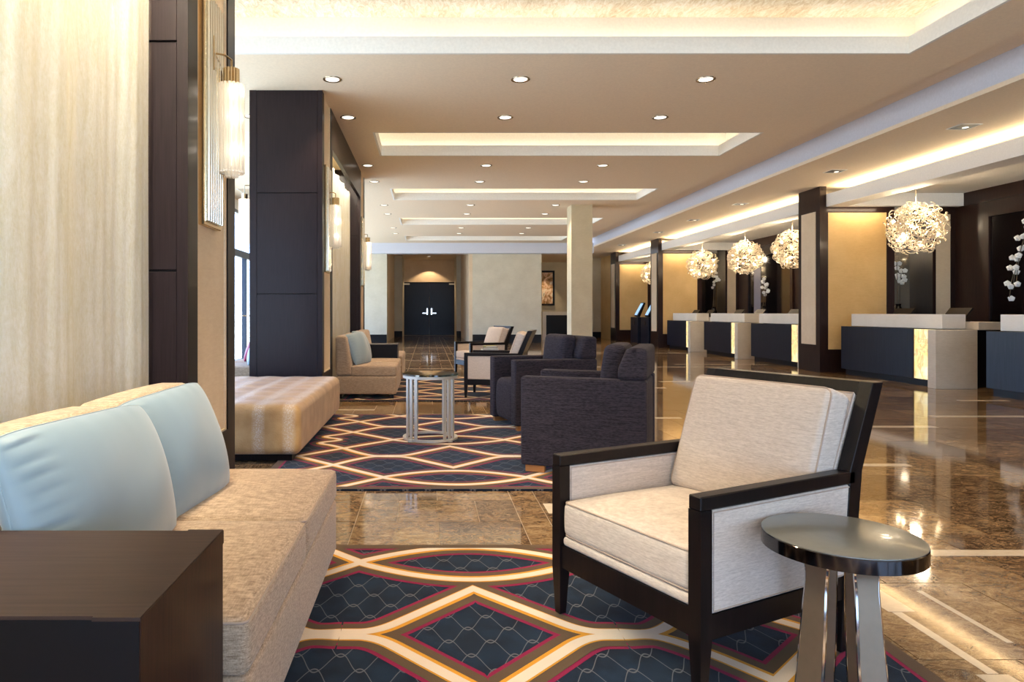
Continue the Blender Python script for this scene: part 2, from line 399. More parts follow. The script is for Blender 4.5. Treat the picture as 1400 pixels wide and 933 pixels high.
# ---- far walls
wf = B()
box(wf, XL, (529-585)/933*FAR, FAR, FAR+.25, 0, 3.3)                       # left of the recess
box(wf, (646-585)/933*FAR, (740-585)/933*FAR, FAR, FAR+.25, 0, 3.3)           # between recess and picture alcove
wall_far = struct('wall_back', wf, M['pale_wall'])
xl, xr = (534-585)/933*FAR-.15, (641-585)/933*FAR
bm = B(); box(bm, xl-.2, xl, FAR+.25, 33, 0, 3.7); box(bm, xr, xr+.13, FAR, 33, 0, 3.7)
obj('recess_side_wall', bm, M['beige_panel'], wall_far)
bm = B(); box(bm, xl, (550-585)/933*30.2, 30.2, 33, 0, 3.7); box(bm, (624-585)/933*30.2, xr, 30.2, 33, 0, 3.7)
obj('recess_jamb', bm, M['pale_wall'], wall_far)
bm = B(); box(bm, -3, 3, 32.6, 32.8, 0, 3.7); obj('recess_end_wall', bm, M['beige_panel'], wall_far)
bm = B(); box(bm, -3, 3, FAR+.1, 33, 3.6, 3.65); obj('recess_ceiling', bm, M['ceiling'], wall_far)
# alcove and right back wall
wr_ = struct('wall_alcove', mbox((740-585)/933*FAR, 9.7, 29, 29.2, 0, 3.6), M['wallpaper'])
obj('alcove_side', mbox((740-585)/933*FAR-.02, (740-585)/933*FAR+.06, FAR+.25, 29, 0, 3.6), M['wallpaper'], wr_)
obj('alcove_ceiling', mbox((740-585)/933*FAR, XB+.1, FAR+.1, 29.1, 3.22, 3.27), M['ceiling'], wr_)
obj('alcove_return', mbox(7.35, 7.5, 27.3, 29, 0, 3.394), M['gold_panel'], wr_)
bm = B()
for q in ((XL, -1.47, FAR-.02, FAR), ((646-585)/933*FAR, (740-585)/933*FAR, FAR-.02, FAR), (4.2, 7.4, 28.97, 29), (xl, (550-585)/933*30.2, 30.18, 30.2), ((624-585)/933*30.2, xr, 30.18, 30.2)):
    box(bm, *q, 0, .3 if q[2] < 28 else .26)
struct('baseboard_back', bm, M['baseboard'])
# ---- wall right with niches
wright = struct('wall_right', mbox(XR, XR+.2, NEAR, 29, 0, SOF), M['frame_brown'])
# ---- wall behind the camera is glazed, wall left too
wl = B(); box(wl, XL-.15, XL, NEAR, FAR, 3.3, CE+.05)
wall_left = struct('wall_left', wl, M['ceiling_white'])
def window(name, x0, x1, y0, y1, z0, z1, label=None, door=False):
    """glazed bay in a wall parallel to Y (x0==x1) or X"""
    fr = B(); w = .07; along_y = abs(x1-x0) < 1e-6
    def bb(b, a0, a1, c0, c1, th=.05):
        if along_y: box(b, x0-th, x0+th, a0, a1, c0, c1)
        else: box(b, a0, a1, y0-th, y0+th, c0, c1)
    a0, a1 = (y0, y1) if along_y else (x0, x1)
    bb(fr, a0, a0+w, z0, z1); bb(fr, a1-w, a1, z0, z1); bb(fr, a0+w, a1-w, z0, z0+w); bb(fr, a0+w, a1-w, z1-w, z1)
    bb(fr, a0+w, a1-w, 2.3, 2.45)
    o = struct(name, fr, M['blue_frame'])
    if label: o['label'] = label
    for c0, c1 in ((z0+w, 2.3), (2.45, z1-w)):
        g = B(); bb(g, a0+w, a1-w, c0, c1, .005); obj('pane', g, M['glass'], o)
    if door:
        h = B(); m_ = (a0+a1)/2
        bb(h, m_-.03, m_+.03, z0+w, 2.3); obj('door_stile', h, M['blue_frame'], o)
        h = B()
        for s in (-1, 1): tube(h, [(x0+.05, m_+s*.08, 1.02), (x0+.12, m_+s*.08, 1.02), (x0+.12, m_+s*.6, 1.02), (x0+.05, m_+s*.6, 1.02)], .015)
        obj('push_bar', h, M['nickel'], o)
    return o
n_ = 0
yy = NEAR
while yy < FAR-.2:
    n_ += 1
    if abs(yy - 14.2) < .1: window('door_1', XL, XL, yy, yy+2.4, 0, 3.3, door=True)
    else: window('window_%d' % n_, XL, XL, yy, min(yy+2.4, FAR), 0, 3.3)
    yy += 2.4
xx = XL
for k in range(6):
    window('window_%d' % (20+k), xx, xx+2.3, NEAR, NEAR, 0, 3.3); xx += 2.307
struct('wall_front', mbox(XL, XR, NEAR-.1, NEAR, 3.3, CE+.3), M['ceiling_white'])
# ---- double doors in the recess
D2 = 32.55
d = struct('door_2', mbox((551-585)/933*D2, (623-585)/933*D2, D2-.03, D2+.05, 2.47, 2.53), M['baseboard'])
for s, (a, b) in enumerate((((551-585)/933*D2, (587-585)/933*D2-.004), ((587-585)/933*D2+.004, (623-585)/933*D2))):
    lf = obj('door_leaf', mbox(a, b, D2-.04, D2, .01, 2.47), M['desk_wood'], d)
    hx = b-.10 if s == 0 else a+.10
    h = B(); box(h, hx-.03, hx+.03, D2-.06, D2-.04, .98, 1.28); box(h, min(hx, hx+(-.22 if s == 0 else .22)), max(hx, hx+(-.22 if s == 0 else .22)), D2-.12, D2-.10, 1.03, 1.07); box(h, hx-.02, hx+.02, D2-.12, D2-.05, 1.03, 1.07)
    obj('handle', h, M['chrome'], lf)
    box_x = (a, a+.32) if s == 0 else (b-.32, b)
    obj('closer', mbox(*box_x, D2-.12, D2-.04, 2.40, 2.47), M['nickel'], lf)
# ================================================================== FLOOR
floor = struct('floor', mbox(XL-.2, XR, NEAR, 33, -.05, -.004), M['grout'])
rugs = [(-1.1, 1.525, .10, 3.19, 2.957-1.32*3, 1), (-1.1, 1.525, 4.19, 7.28, 4.48, 2), (-1.1, 1.525, 8.40, 11.5, 8.69, 3)]
def hidden(x0, x1, y0, y1):
    return any(x0 > r[0] and x1 < r[1] and y0 > r[2] and y1 < r[3] for r in rugs)
def infrm(x, y):
    if y < 1.2: return False
    u = 585+933*x/y; v = 427+1026/y
    return -60 < u < 1460 and v < 990
G = .0025
cells = []
def field(xa, xb, w, hgt, half=True, y_from=1.6, y_to=30, y_off=3.99):
    j0 = int(math.floor((y_from-y_off)/hgt)); j1 = int(math.ceil((y_to-y_off)/hgt))
    for j in range(j0, j1):
        y0 = y_off+j*hgt; off = (w/2 if (j % 2 and half) else 0)
        x = xa - off
        while x < xb - 1e-6:
            x0, x1 = max(x, xa), min(x+w, xb)
            if x1-x0 > .02: cells.append((x0+G, x1-G, y0+G, y0+hgt-G))
            x += w
field(-.38-.44*9, -.38, .44, .41); field(-.38, .49, .435, .41); field(.49, .64, .15, .41, False); field(.64, 9.6, .61, .61)
near = []; far = []
for c in cells:
    if hidden(*c): continue
    (near if infrm((c[0]+c[1])/2, (c[2]+c[3])/2) else far).append(c)
near.sort(key=lambda c: c[2]**2 + (c[0]/2)**2)
far += near[285:]; near = near[:285]
tile_mesh = {}
for c in near:
    key = (round(c[1]-c[0], 4), round(c[3]-c[2], 4))
    if key not in tile_mesh:
        w, h = key; b_ = mbox(-w/2, w/2, -h/2, h/2, -.006, 0)
        me = bpy.data.meshes.new('floor_tile'); b_.to_mesh(me); b_.free(); me.materials.append(M['marble']); tile_mesh[key] = me
    o = bpy.data.objects.new('tile', tile_mesh[key]); COL.objects.link(o); o.parent = floor
    o.location = ((c[0]+c[1])/2, (c[2]+c[3])/2, random.uniform(-.0002, .0002))
vs, fs, tv = [], [], []
for c in far + [(XL, XR, NEAR, 1.4, ), (-3, 3, 30.3, 32.9)]:
    i = len(vs); vs += [(c[0], c[2], 0), (c[1], c[2], 0), (c[1], c[3], 0), (c[0], c[3], 0)] + [(c[0], c[2], -.006), (c[1], c[2], -.006), (c[1], c[3], -.006), (c[0], c[3], -.006)]
    r_ = random.random()
    for f_ in ((0, 1, 2, 3), (4, 7, 6, 5), (0, 4, 5, 1), (1, 5, 6, 2), (2, 6, 7, 3), (3, 7, 4, 0)):
        fs.append(tuple(i+k for k in f_)); tv.append(r_)
me = bpy.data.meshes.new('distant_tiles'); me.from_pydata(vs, [], fs); me.materials.append(M['marble'])
at = me.attributes.new('tv', 'FLOAT', 'FACE'); at.data.foreach_set('value', tv)
o = bpy.data.objects.new('distant_tiles', me); COL.objects.link(o); o.parent = floor; o['kind'] = 'stuff'
inl = [(3.07, 3.46, 4.87, 4.95), (2.35, 2.63, 7.05, 7.14), (5.3, 7.3, 7.15, 7.25), (4.18, 4.87, 6.50, 6.60), (6.6, 7.2, 8.43, 8.53), (2.9, 3.45, 9.85, 9.98), (3.67, 4.17, 10.75, 10.9),
       (6.7, 7.35, 10.9, 11.05), (3.2, 6.2, 13.6, 13.8), (5.2, 7.1, 14.25, 14.45), (3.0, 7.0, 18.2, 18.5), (2.28, 7.0, 3.08, 3.155), (1.69, 1.79, 2.505, 2.95), (1.70, 1.735, 2.075, 2.50), (1.66, 1.76, 1.7, 2.07), (1.925, 1.948, 2.27, 2.69), (1.96, 1.985, 1.8, 2.22),
       (.66, 1.6, 3.73, 3.92), (-1.4, -.6, 7.65, 7.72), (.7, 1.5, 7.62, 7.72)] + [(-1.3, 1.8, yy_, yy_+.12) for yy_ in (13.2, 15.5, 18.0, 21.0)]
for q in inl:
    obj('inlay_strip', mbox(*q, -.001, .0007), M['cream_marble'], floor)
# ---- rugs
def ribbon(bm, pts, a, b, z, lim):
    n = len(pts); L = []
    for i, p in enumerate(pts):
        q0 = pts[max(0, i-1)]; q1 = pts[min(n-1, i+1)]
        dx, dy = q1[0]-q0[0], q1[1]-q0[1]; l_ = math.hypot(dx, dy) or 1
        nx, ny = -dy/l_, dx/l_
        # mitre at sharp corners
        if 0 < i < n-1:
            e0 = Vector((p[0]-q0[0], p[1]-q0[1])).normalized(); e1 = Vector((q1[0]-p[0], q1[1]-p[1])).normalized()
            c_ = max(.55, math.sqrt(max(0, (1+e0.dot(e1))/2))); nx /= c_; ny /= c_
        xm_ = pts[n//2][0]; cx_ = (lambda x_: min(x_, xm_) if i < n//2 else max(x_, xm_)) if n == 57 else (lambda x_: x_)
        L.append(((cx_(p[0]+nx*a), p[1]+ny*a), (cx_(p[0]+nx*b), p[1]+ny*b)))
    cl = lambda q: (min(max(q[0], lim[0]), lim[1]), min(max(q[1], lim[2]), lim[3]))
    for i in range(n-1):
        m = ((pts[i][0]+pts[i+1][0])/2, (pts[i][1]+pts[i+1][1])/2)
        qs = [L[i][0], L[i+1][0], L[i+1][1], L[i][1]]
        if all(q[0] <= lim[0] for q in qs) or all(q[0] >= lim[1] for q in qs) or all(q[1] <= lim[2] for q in qs) or all(q[1] >= lim[3] for q in qs): continue
        bm.faces.new([bm.verts.new((*cl(q), z)) for q in qs])
XN0, XN1 = -.295, .65; P = XN1-XN0
def curves(yl):
    out = []; N = 28
    yd = yl+.66
    for sg in (1, -1):
        out.append(([(XN0+P*i/N, yl+sg*.185*sin(pi*i/N)**.9) for i in range(N+1)], sg))
        pts = []
        for i in range(2*N+1):
            t_ = 1-abs(i/N-1); h_ = 0 if t_ < .12 else (((t_-.12)**2/(2*.28)) if t_ < .40 else (t_-.12-.14))
            pts.append((XN0+P*i/(2*N), yd+sg*(.012+.36*h_/.74)))
        out.append((pts, sg))
    for side in (-1, 1):
        xb = XN0 if side < 0 else XN1
        for sg in (1, -1):
            out.append(([(xb+side*.8*i/N, yl+sg*(.76*i/N)) for i in range(N+1)], sg*side))
            key = [(0, .012), (.12, .015), (.25, .13), (.385, .30), (.50, .42), (.57, .47), (.60, .52), (.56, .57), (.49, .61), (.445, .66)]
            sm = []
            for i in range(len(key)-1):
                p0 = key[max(0, i-1)]; p1 = key[i]; p2 = key[i+1]; p3 = key[min(len(key)-1, i+2)]
                for j in range(6):
                    u = j/6
                    sm.append(tuple(.5*((2*p1[k])+(-p0[k]+p2[k])*u+(2*p0[k]-5*p1[k]+4*p2[k]-p3[k])*u*u+(-p0[k]+3*p1[k]-3*p2[k]+p3[k])*u**3) for k in (0, 1)))
            sm.append(key[-1])
            out.append(([(xb+side*p[0], yd+sg*p[1]) for p in sm], sg*side))
    return out
rug_lab = {1: 'navy patterned rug in the foreground between the near sofa and the near cream armchair',
           2: 'navy patterned rug under the openwork drum table and charcoal club chairs', 3: 'navy patterned rug in front of the distant tan sofa'}
for (x0, x1, y0, y1, yl0, k) in rugs:
    rg = obj('rug', mbox(x0, x1, y0, y1, 0, .012, bev=.003), M['rug'])
    tag(rg, rug_lab[k], 'rug', 'navy rugs with interlaced gold bands')
    w = .055; lim = (x0+w, x1-w, y0+w, y1-w)
    bms = {k_: B() for k_ in ('y_mag', 'y_brown', 'y_orange', 'y_cream')}
    cn = 0
    for r_ in range(0, 5):
        for pts, sg in curves(yl0+1.32*r_-1.32):
            cn += 1
            for k_, a, b, z in (('y_mag', -.084, .084, .0126), ('y_brown', -.068, .068, .0136), ('y_orange', -.031, .031, .0146), ('y_cream', -.015, .025, .0156)):
                if k_ in ('y_orange', 'y_cream'):
                    if sg < 0: a, b = -b, -a
                ribbon(bms[k_], pts, a, b, z+cn*.000012, lim)
    def frame(bm, i0, i1, z):
        for q in ((x0+i0, x1-i0, y0+i0, y0+i1), (x0+i0, x1-i0, y1-i1, y1-i0), (x0+i0, x0+i1, y0+i1, y1-i1), (x1-i1, x1-i0, y0+i1, y1-i1)):
            bm.faces.new([bm.verts.new(p) for p in ((q[0], q[2], z), (q[1], q[2], z), (q[1], q[3], z), (q[0], q[3], z))])
    frame(bms['y_brown'], .004, w, .0137); frame(bms['y_mag'], w, w+.015, .0129)
    for k_, nm in (('y_mag', 'magenta_band'), ('y_brown', 'brown_band'), ('y_orange', 'orange_band'), ('y_cream', 'cream_band')):
        obj(nm, bms[k_], M[k_], rg)

# ================================================================== LEFT COLUMNS, CURTAINS, SCONCES
XC = -1.16
def column(y0, label, sconce_label):
    e = empty('panelled_column', (XC-.39, y0+.4, 0), 0, label, 'column', 'dark panelled columns on the left')
    def ob(name, bm, m, **kw):
        o = obj(name, bm, m, e, **kw); o.location = (-(XC-.39), -(y0+.4), 0); return o
    core = B(); box(core, XC-.78, XC-.04, y0+.015, y0+.785, 0, CE)
    ob('core', core, M['baseboard'])
    for (z0, z1) in ((0, 1.295), (1.305, 2.405), (2.415, CE)):
        ob('panel', mbox(XC-.72, XC-.055, y0, y0+.02, z0, z1, bev=.002), M['plum_wood'])
        ob('panel', mbox(XC-.72, XC-.055, y0+.78, y0+.80, z0, z1, bev=.002), M['plum_wood'])
        ob('panel', mbox(XC-.80, XC-.78, y0+.02, y0+.78, z0, z1, bev=.002), M['plum_wood'])
    for (a, b) in ((XC-.80, XC-.722), (XC-.053, XC)):
        ob('stile', mbox(a, b, y0-.002, y0+.02, 0, CE), M['plum_wood'])
        ob('stile', mbox(a, b, y0+.78, y0+.802, 0, CE), M['plum_wood'])
    f = B(); box(f, XC-.04, XC, y0+.02, y0+.14, 0, CE); box(f, XC-.04, XC, y0+.66, y0+.78, 0, CE); box(f, XC-.04, XC, y0+.14, y0+.66, 0, .42)
    ob('side_frame', f, M['espresso'])
    ob('inset_panel', mbox(XC-.04, XC-.02, y0+.14, y0+.66, .42, CE), M['beige_panel'])
    t_ = B(); box(t_, XC-.02, XC-.008, y0+.14, y0+.66, .42, .43); box(t_, XC-.02, XC-.008, y0+.645, y0+.66, .43, CE)
    ob('inset_bead', t_, M['beige_panel'])
    # fluted mirror plaque and sconce
    s = empty('crystal_wall_sconce', (XC, y0+.4, 2.4), 0, sconce_label, 'wall lamp', 'crystal sconces on the panelled columns')
    def so(name, bm, m, **kw):
        o = obj(name, bm, m, s, **kw); o.location = (-XC, -(y0+.4), -2.4); return o
    ym = y0+.35
    so('back_plate', mbox(XC-.02, XC+.012, ym-.145, ym+.145, 1.55, 2.77, bev=.004), M['brass'])
    so('mirror', mbox(XC+.012, XC+.016, ym-.13, ym+.13, 1.57, 2.75), M['plaque_mirror'])
    rods = B()
    for i in range(7):
        yv = ym-.111+.037*i; tube(rods, [(XC+.024, yv, 1.575), (XC+.024, yv, 2.745)], .0125, 8)
    so('mirror_rods', rods, M['plaque_mirror'])
    arm = B(); sx_, sy_ = XC+.09, y0+.42
    box(arm, XC+.016, XC+.034, ym-.05, ym-.02, 2.38, 2.56); tube(arm, [(XC+.03, ym-.035, 2.47), (XC+.075, ym+.0, 2.475), (sx_, sy_, 2.475), (sx_, sy_, 2.40)], .006)
    so('arm', arm, M['brass'])
    cap = B()
    for i in range(14):
        a = 2*pi*i/14; tube(cap, [(sx_+.036*cos(a), sy_+.036*sin(a), 2.345), (sx_+.036*cos(a), sy_+.036*sin(a), 2.425)], .008, 6)
    cyl(cap, sx_, sy_, 2.35, 2.405, .033); so('cap', cap, M['brass'], smooth=True)
    ring = B()
    for i in range(17):
        a = 2*pi*i/17; tube(ring, [(sx_+.062*cos(a), sy_+.062*sin(a), 1.87), (sx_+.062*cos(a), sy_+.062*sin(a), 2.34)], .0080, 6)
    so('glass_rods', ring, M['frost_rod'])
    inner = B()
    for i in range(12):
        a = 2*pi*i/12; tube(inner, [(sx_+.030*cos(a), sy_+.030*sin(a), 1.835), (sx_+.030*cos(a), sy_+.030*sin(a), 2.34)], .0075, 6)
    so('inner_rods', inner, M['frost_rod'])
    g = B(); cyl(g, sx_, sy_, 1.90, 2.345, .012, 12); so('lamp_tube', g, M['sconce_glow'])
    bd = B()
    for i in range(22):
        a = 2*pi*i/22; bmesh.ops.create_icosphere(bd, subdivisions=1, radius=.010, matrix=Matrix.Translation((sx_+.062*cos(a), sy_+.062*sin(a), 1.862)))
    so('glass_beads', bd, M['frost_rod'])
    l = bpy.data.lights.new('sconce_lamp', 'POINT'); l.energy = 1.5; l.color = (1, .90, .76); l.shadow_soft_size = .012
    for zz_ in (1.98, 2.16, 2.30):
        lo = bpy.data.objects.new('sconce_lamp', l); COL.objects.link(lo); lo.location = (sx_+.018, sy_, zz_)
column(3.3, 'dark wood panelled column beside the near curtain and blue cushions', 'nearest crystal tube sconce with fluted mirror, upper left')
column(7.5, 'dark plum panelled column standing free behind the tan ottoman', 'crystal tube sconce on the column behind the tan ottoman')
column(11.7, 'dark narrow-looking panelled column at the far end of the distant curtain', 'farthest crystal tube sconce, past the distant curtain')
# hidden side lamp seen in the gap left of the second column
s = empty('hanging_tube_lamp', (-2.08, 7.75, 2.3), 0, 'white tube pendant lamp in the gap left of the plum column', 'lamp')
g = B()
for i in range(16):
    a = 2*pi*i/16; tube(g, [(.06*cos(a), .06*sin(a), -.42), (.06*cos(a), .06*sin(a), .08)], .009, 6)
cyl(g, 0, 0, -.40, .06, .045, 12); obj('tube_shade', g, M['sconce_glow'], s)
g = B(); cyl(g, 0, 0, .08, .14, .035, 12); tube(g, [(0, 0, .14), (0, 0, .24), (.12, .02, .24), (.16, .02, .24)], .006); obj('bracket', g, M['brass'], s)
# headers and curtains
def curtain(y0, y1, label, seed):
    rnd = random.Random(seed); bm = B(); NY = int((y1-y0)/.012); NZ = 24; ph = [rnd.uniform(0, 6.28) for _ in range(5)]
    g = []
    for i in range(NY+1):
        y = y0+(y1-y0)*i/NY; row = []
        for j in range(NZ+1):
            z = .01+3.12*j/NZ; q = z/3.1
            x = -1.345+.016*sin(y*2*pi/.62+ph[0]+1.1*sin(y*2.1+ph[1])+.5*q)+.007*sin(y*2*pi/.26+ph[2]+1.4*sin(y*3.3)+1.2*q)+.0016*sin(y*2*pi/.08+ph[3]+2*sin(q*5))
            fl = .02*(1-q)*sin(i/NY*9)
            yy_ = min(y+fl*.4, y1)
            row.append(bm.verts.new((x, yy_, z)))
        g.append(row)
    for i in range(NY):
        for j in range(NZ): bm.faces.new((g[i][j], g[i+1][j], g[i+1][j+1], g[i][j+1]))
    o = obj('curtain', bm, M['curtain'], smooth=True, sharp=180)
    return tag(o, label, 'curtain', 'sheer cream curtains between the columns')
curtain(-.9, 3.285, 'tall sheer cream-gold curtain filling the left edge behind the near sofa', 3)
curtain(8.31, 11.69, 'distant sheer cream curtain behind the far tan sofa', 5)
for k, (a, b) in enumerate(((-.9, 3.3), (8.302, 11.698))):
    w_ = struct('trim_%d' % (k+1), mbox(XC-.05, XC, a, b, 3.08, CE), M['espresso'])
    obj('header_back', mbox(XC-.78, XC-.73, a, b, 3.08, CE), M['espresso'], w_)
    struct('wall_partition' if k == 0 else 'wall_partition_far', mbox(XC-.60, XC-.50, a, b, 0, CE), M['wallpaper'])
    area('curtain_fill_front', (XC-.09, (a+b)/2, 3.3), (0, R(-6), 0), .05, b-a-.2, WASH*(b-a)*(1 if k == 0 else .2), (1, .92, .72))  # added strip without a fixture, brightens the curtain front
    area('curtain_fill_back', (XC-.36, (a+b)/2, 3.45), (0, 0, 0), .08, b-a-.2, WASH*(.8 if k == 0 else .25)*(b-a), (1, .92, .72))  # added light behind the sheer, brightens it from the partition side
# fabric column in the middle distance
o = empty('square_column', (3.5, 15.75, 0), 0, 'cream papered square column standing alone in mid-lobby', 'column')
obj('shaft', mbox(-.24, .24, -.24, .24, 0, CE), M['wallpaper'], o); obj('base_board', mbox(-.25, .25, -.25, .25, 0, .12), M['baseboard'], o)

# ================================================================== DOWNLIGHTS
def spot(loc, power, size=R(95), color=WARM, blend=.7, tilt=(0, 0, 0)):
    l = bpy.data.lights.new('downlight_lamp', 'SPOT'); l.energy = power; l.spot_size = size; l.spot_blend = blend; l.color = color; l.shadow_soft_size = .05
    o = bpy.data.objects.new('downlight_lamp', l); COL.objects.link(o); o.location = loc; o.rotation_euler = tilt; return o
dl = empty('round_downlight')
r = B(); N = 28
for (ra, rb, z0, z1) in ((.085, .100, -.002, -.008), (.072, .085, .0, -.008)):
    pass
prof = [(.100, 0), (.098, -.006), (.088, -.008), (.080, -.004), (.070, .0)]
vv = [[r.verts.new((p[0]*cos(2*pi*i/N), p[0]*sin(2*pi*i/N), p[1])) for p in prof] for i in range(N)]
for i in range(N):
    for j in range(len(prof)-1): r.faces.new((vv[i][j], vv[(i+1) % N][j], vv[(i+1) % N][j+1], vv[i][j+1]))
obj('trim_ring', r, M['bronze'], dl, smooth=True)
b_ = B(); cyl(b_, 0, 0, -.003, -.001, .072, N); obj('lens', b_, M['lens'], dl)
first = True
rows = [2.95, 4.35, 7.15, 8.55, 11.35, 12.75, 15.55, 16.95, 19.75, 21.15]
rown = ['first', 'second', 'third', 'fourth', 'fifth', 'sixth', 'seventh', 'eighth', 'ninth', 'tenth']
for i, y in enumerate(rows):
    for x, nm in ((-1.0, 'left'), (.97, 'middle'), (2.91, 'right')):
        spot((x, y, CE-.03), DOWN_W)
        if i < 2: continue
        e = dl if first else copy_tree(dl); first = False
        e.location = (x, y, CE)
        tag(e, '%s round downlight in the %s row of ceiling lights from the front' % (nm, rown[i-2]), 'downlight', 'round ceiling downlights')
for y in (2.0, 9.9, 14.1):
    spot((-3.0, y, CE-.02), DOWN_W*.6)
e = copy_tree(dl); e.location = (-2.2, 8.5, CE); tag(e, 'round downlight glimpsed in the gap left of the plum column', 'downlight', 'round ceiling downlights')
e = copy_tree(dl); e.location = (.05, 30.6, 3.6); tag(e, 'round downlight above the distant double doors', 'downlight', 'round ceiling downlights')
spot((.05, 32.0, 3.5), 60, R(110), WARM, .25)
# square lights over the reception aisle
sq = empty('square_downlight')
f = B(); w = .13
for q in ((-w, w, -w, -w+.012), (-w, w, w-.012, w), (-w, -w+.012, -w+.012, w-.012), (w-.012, w, -w+.012, w-.012)): box(f, *q, -.006, .0)
obj('trim_frame', f, M['ceiling_white'], sq)
obj('recess', mbox(-w+.012, w-.012, -w+.012, w-.012, -.003, -.0005), M['baseboard'], sq)
b_ = B(); cyl(b_, .045, .035, -.006, -.003, .034, 20); obj('lamp', b_, M['lens'], sq)
for i, y in enumerate((8.43, 11.1, 14.46, 17.0, 19.6, 23.3)):
    e = sq if i == 0 else copy_tree(sq); e.location = (6.62, y, SOF)
    tag(e, '%s square downlight in the lowered ceiling along the reception, counting from the front' % rown[i], 'downlight', 'square downlights over the reception aisle')
    spot((6.62, y, SOF-.04), DOWN_W*.8)
for y in (2.5, 5.5): spot((6.62, y, SOF-.04), DOWN_W*.8)

# ================================================================== RECEPTION
fins = [(12.45, 'nearest', 'tall gold-panelled reception partition just left of the nearest crystal chandelier'), (21.2, 'mid', 'gold-panelled partition behind the farthest reception desk'), (26.0, 'far', 'small distant gold-panelled partition behind the check-in kiosks')]
for (y0, nm, lab) in fins:
    e = empty('panelled_partition', (7.15, y0, 0), 0, lab, 'partition', 'dark framed partitions with gold panels')
    T = .72
    f = B()
    box(f, 0, .02, 0, T, 0, SOF); box(f, .02, .115, 0, T, 0, SOF); obj('end_post', f, M['frame_brown'], e)
    obj('end_panel', mbox(-.012, -.0, .13, T-.12, .5, 2.95), M['beige_panel'], e)
    f = B()
    box(f, .115, 1.36, .02, T, .0, 3.03); obj('core', f, M['espresso'], e)
    f = B(); box(f, .115, .15, -.0, .02, 0, 3.02); box(f, 1.22, 1.36, -.0, .02, 0, 3.02); box(f, .15, 1.22, -.0, .02, 2.92, 3.02); box(f, .15, 1.22, 0, .02, 0, .42)
    obj('frame', f, M['frame_brown'], e)
    obj('gold_panel', mbox(.15, 1.22, .012, .018, .42, 2.92), M['gold_panel'], e)
    area('panel_wash', (7.15+.68, y0-.18, 2.99), (R(22), 0, 0), .9, .05, 4, WARM2)
    # pier against the back wall
    pr = empty('panelled_pier', (9.28, y0+.1, 0), 0, {'nearest': 'beige-panelled pier at the back of the reception, right of the nearest chandelier', 'mid': 'distant beige-panelled pier between two orchid displays', 'far': 'farthest beige-panelled pier in the reception back wall'}[nm], 'pier', 'beige piers at the reception back wall')
    obj('core', mbox(0, .42, .012, .6, 0, 3.2), M['espresso'], pr)
    f = B(); box(f, 0, .06, 0, .012, 0, 3.2); box(f, .33, .42, 0, .012, 0, 3.2); box(f, .06, .33, 0, .012, 2.9, 3.2); box(f, .06, .33, 0, .012, 0, .5)
    obj('frame', f, M['frame_brown'], pr); obj('panel', mbox(.06, .33, .006, .01, .5, 2.9), M['beige_panel'], pr)
# back wall niches
for i, (a, b) in enumerate(((6.2, 8.6), (9.4, 11.75), (13.4, 15.2), (15.9, 17.6), (18.2, 20.6), (22.5, 25))):
    n_ = obj('niche', mbox(XR-.02, XR-.001, a, b, .6, 2.75), M['black_gloss'], wright)
    f = B(); box(f, XR-.05, XR, a-.12, a, .5, 2.9); box(f, XR-.05, XR, b, b+.12, .5, 2.9); box(f, XR-.05, XR, a, b, 2.75, 2.9)
    obj('niche_frame', f, M['frame_brown'], n_)
    if i != 1: obj('lit_glass', mbox(XR-.03, XR-.02, b-.75, b-.35, .7, 2.7), plain('grey_lit_glass', (.20, .19, .23), .2) if i == 0 else bpy.data.materials['grey_lit_glass'], n_)
obj('back_wall_head', mbox(XR-.03, XR, NEAR, 27, 3.02, SOF), M['frame_brown'], wright)
# canopies between fins
def canopy(y0, y1, lab):
    e = empty('reception_canopy', (7.26, y0, 0), 0, lab, 'canopy', 'pale canopies over the reception desks')
    L = y1-y0; Wd = XR-.03-7.26; zb, zt = 3.02, 3.25
    f = B(); l_ = .34
    box(f, 0, l_, 0, L, zb, zt, ); box(f, l_, Wd, L-.12, L, zb, zt); box(f, l_, Wd, 0, .3, zb, zt)
    obj('fascia', f, M['ceiling_white'], e)
    obj('inner_ceiling', mbox(l_, Wd, .3, L-.12, zt, zt+.04), M['ceiling_white'], e)
    s_ = B(); box(s_, .22, .28, .05, L-.05, zt+.002, zt+.03); box(s_, .28, .6, L-.06, L-.02, zt+.042, zt+.06)
    obj('cove_lamp', s_, M['cove_hot'], e)
    return e
canopy(-1.5, 12.44, 'large pale canopy with glowing cove over the nearest reception desks')
canopy(13.2, 21.19, 'pale canopy with glowing cove over the middle reception desks')
canopy(21.95, 25.99, 'short pale canopy with glowing cove at the far end of the reception')
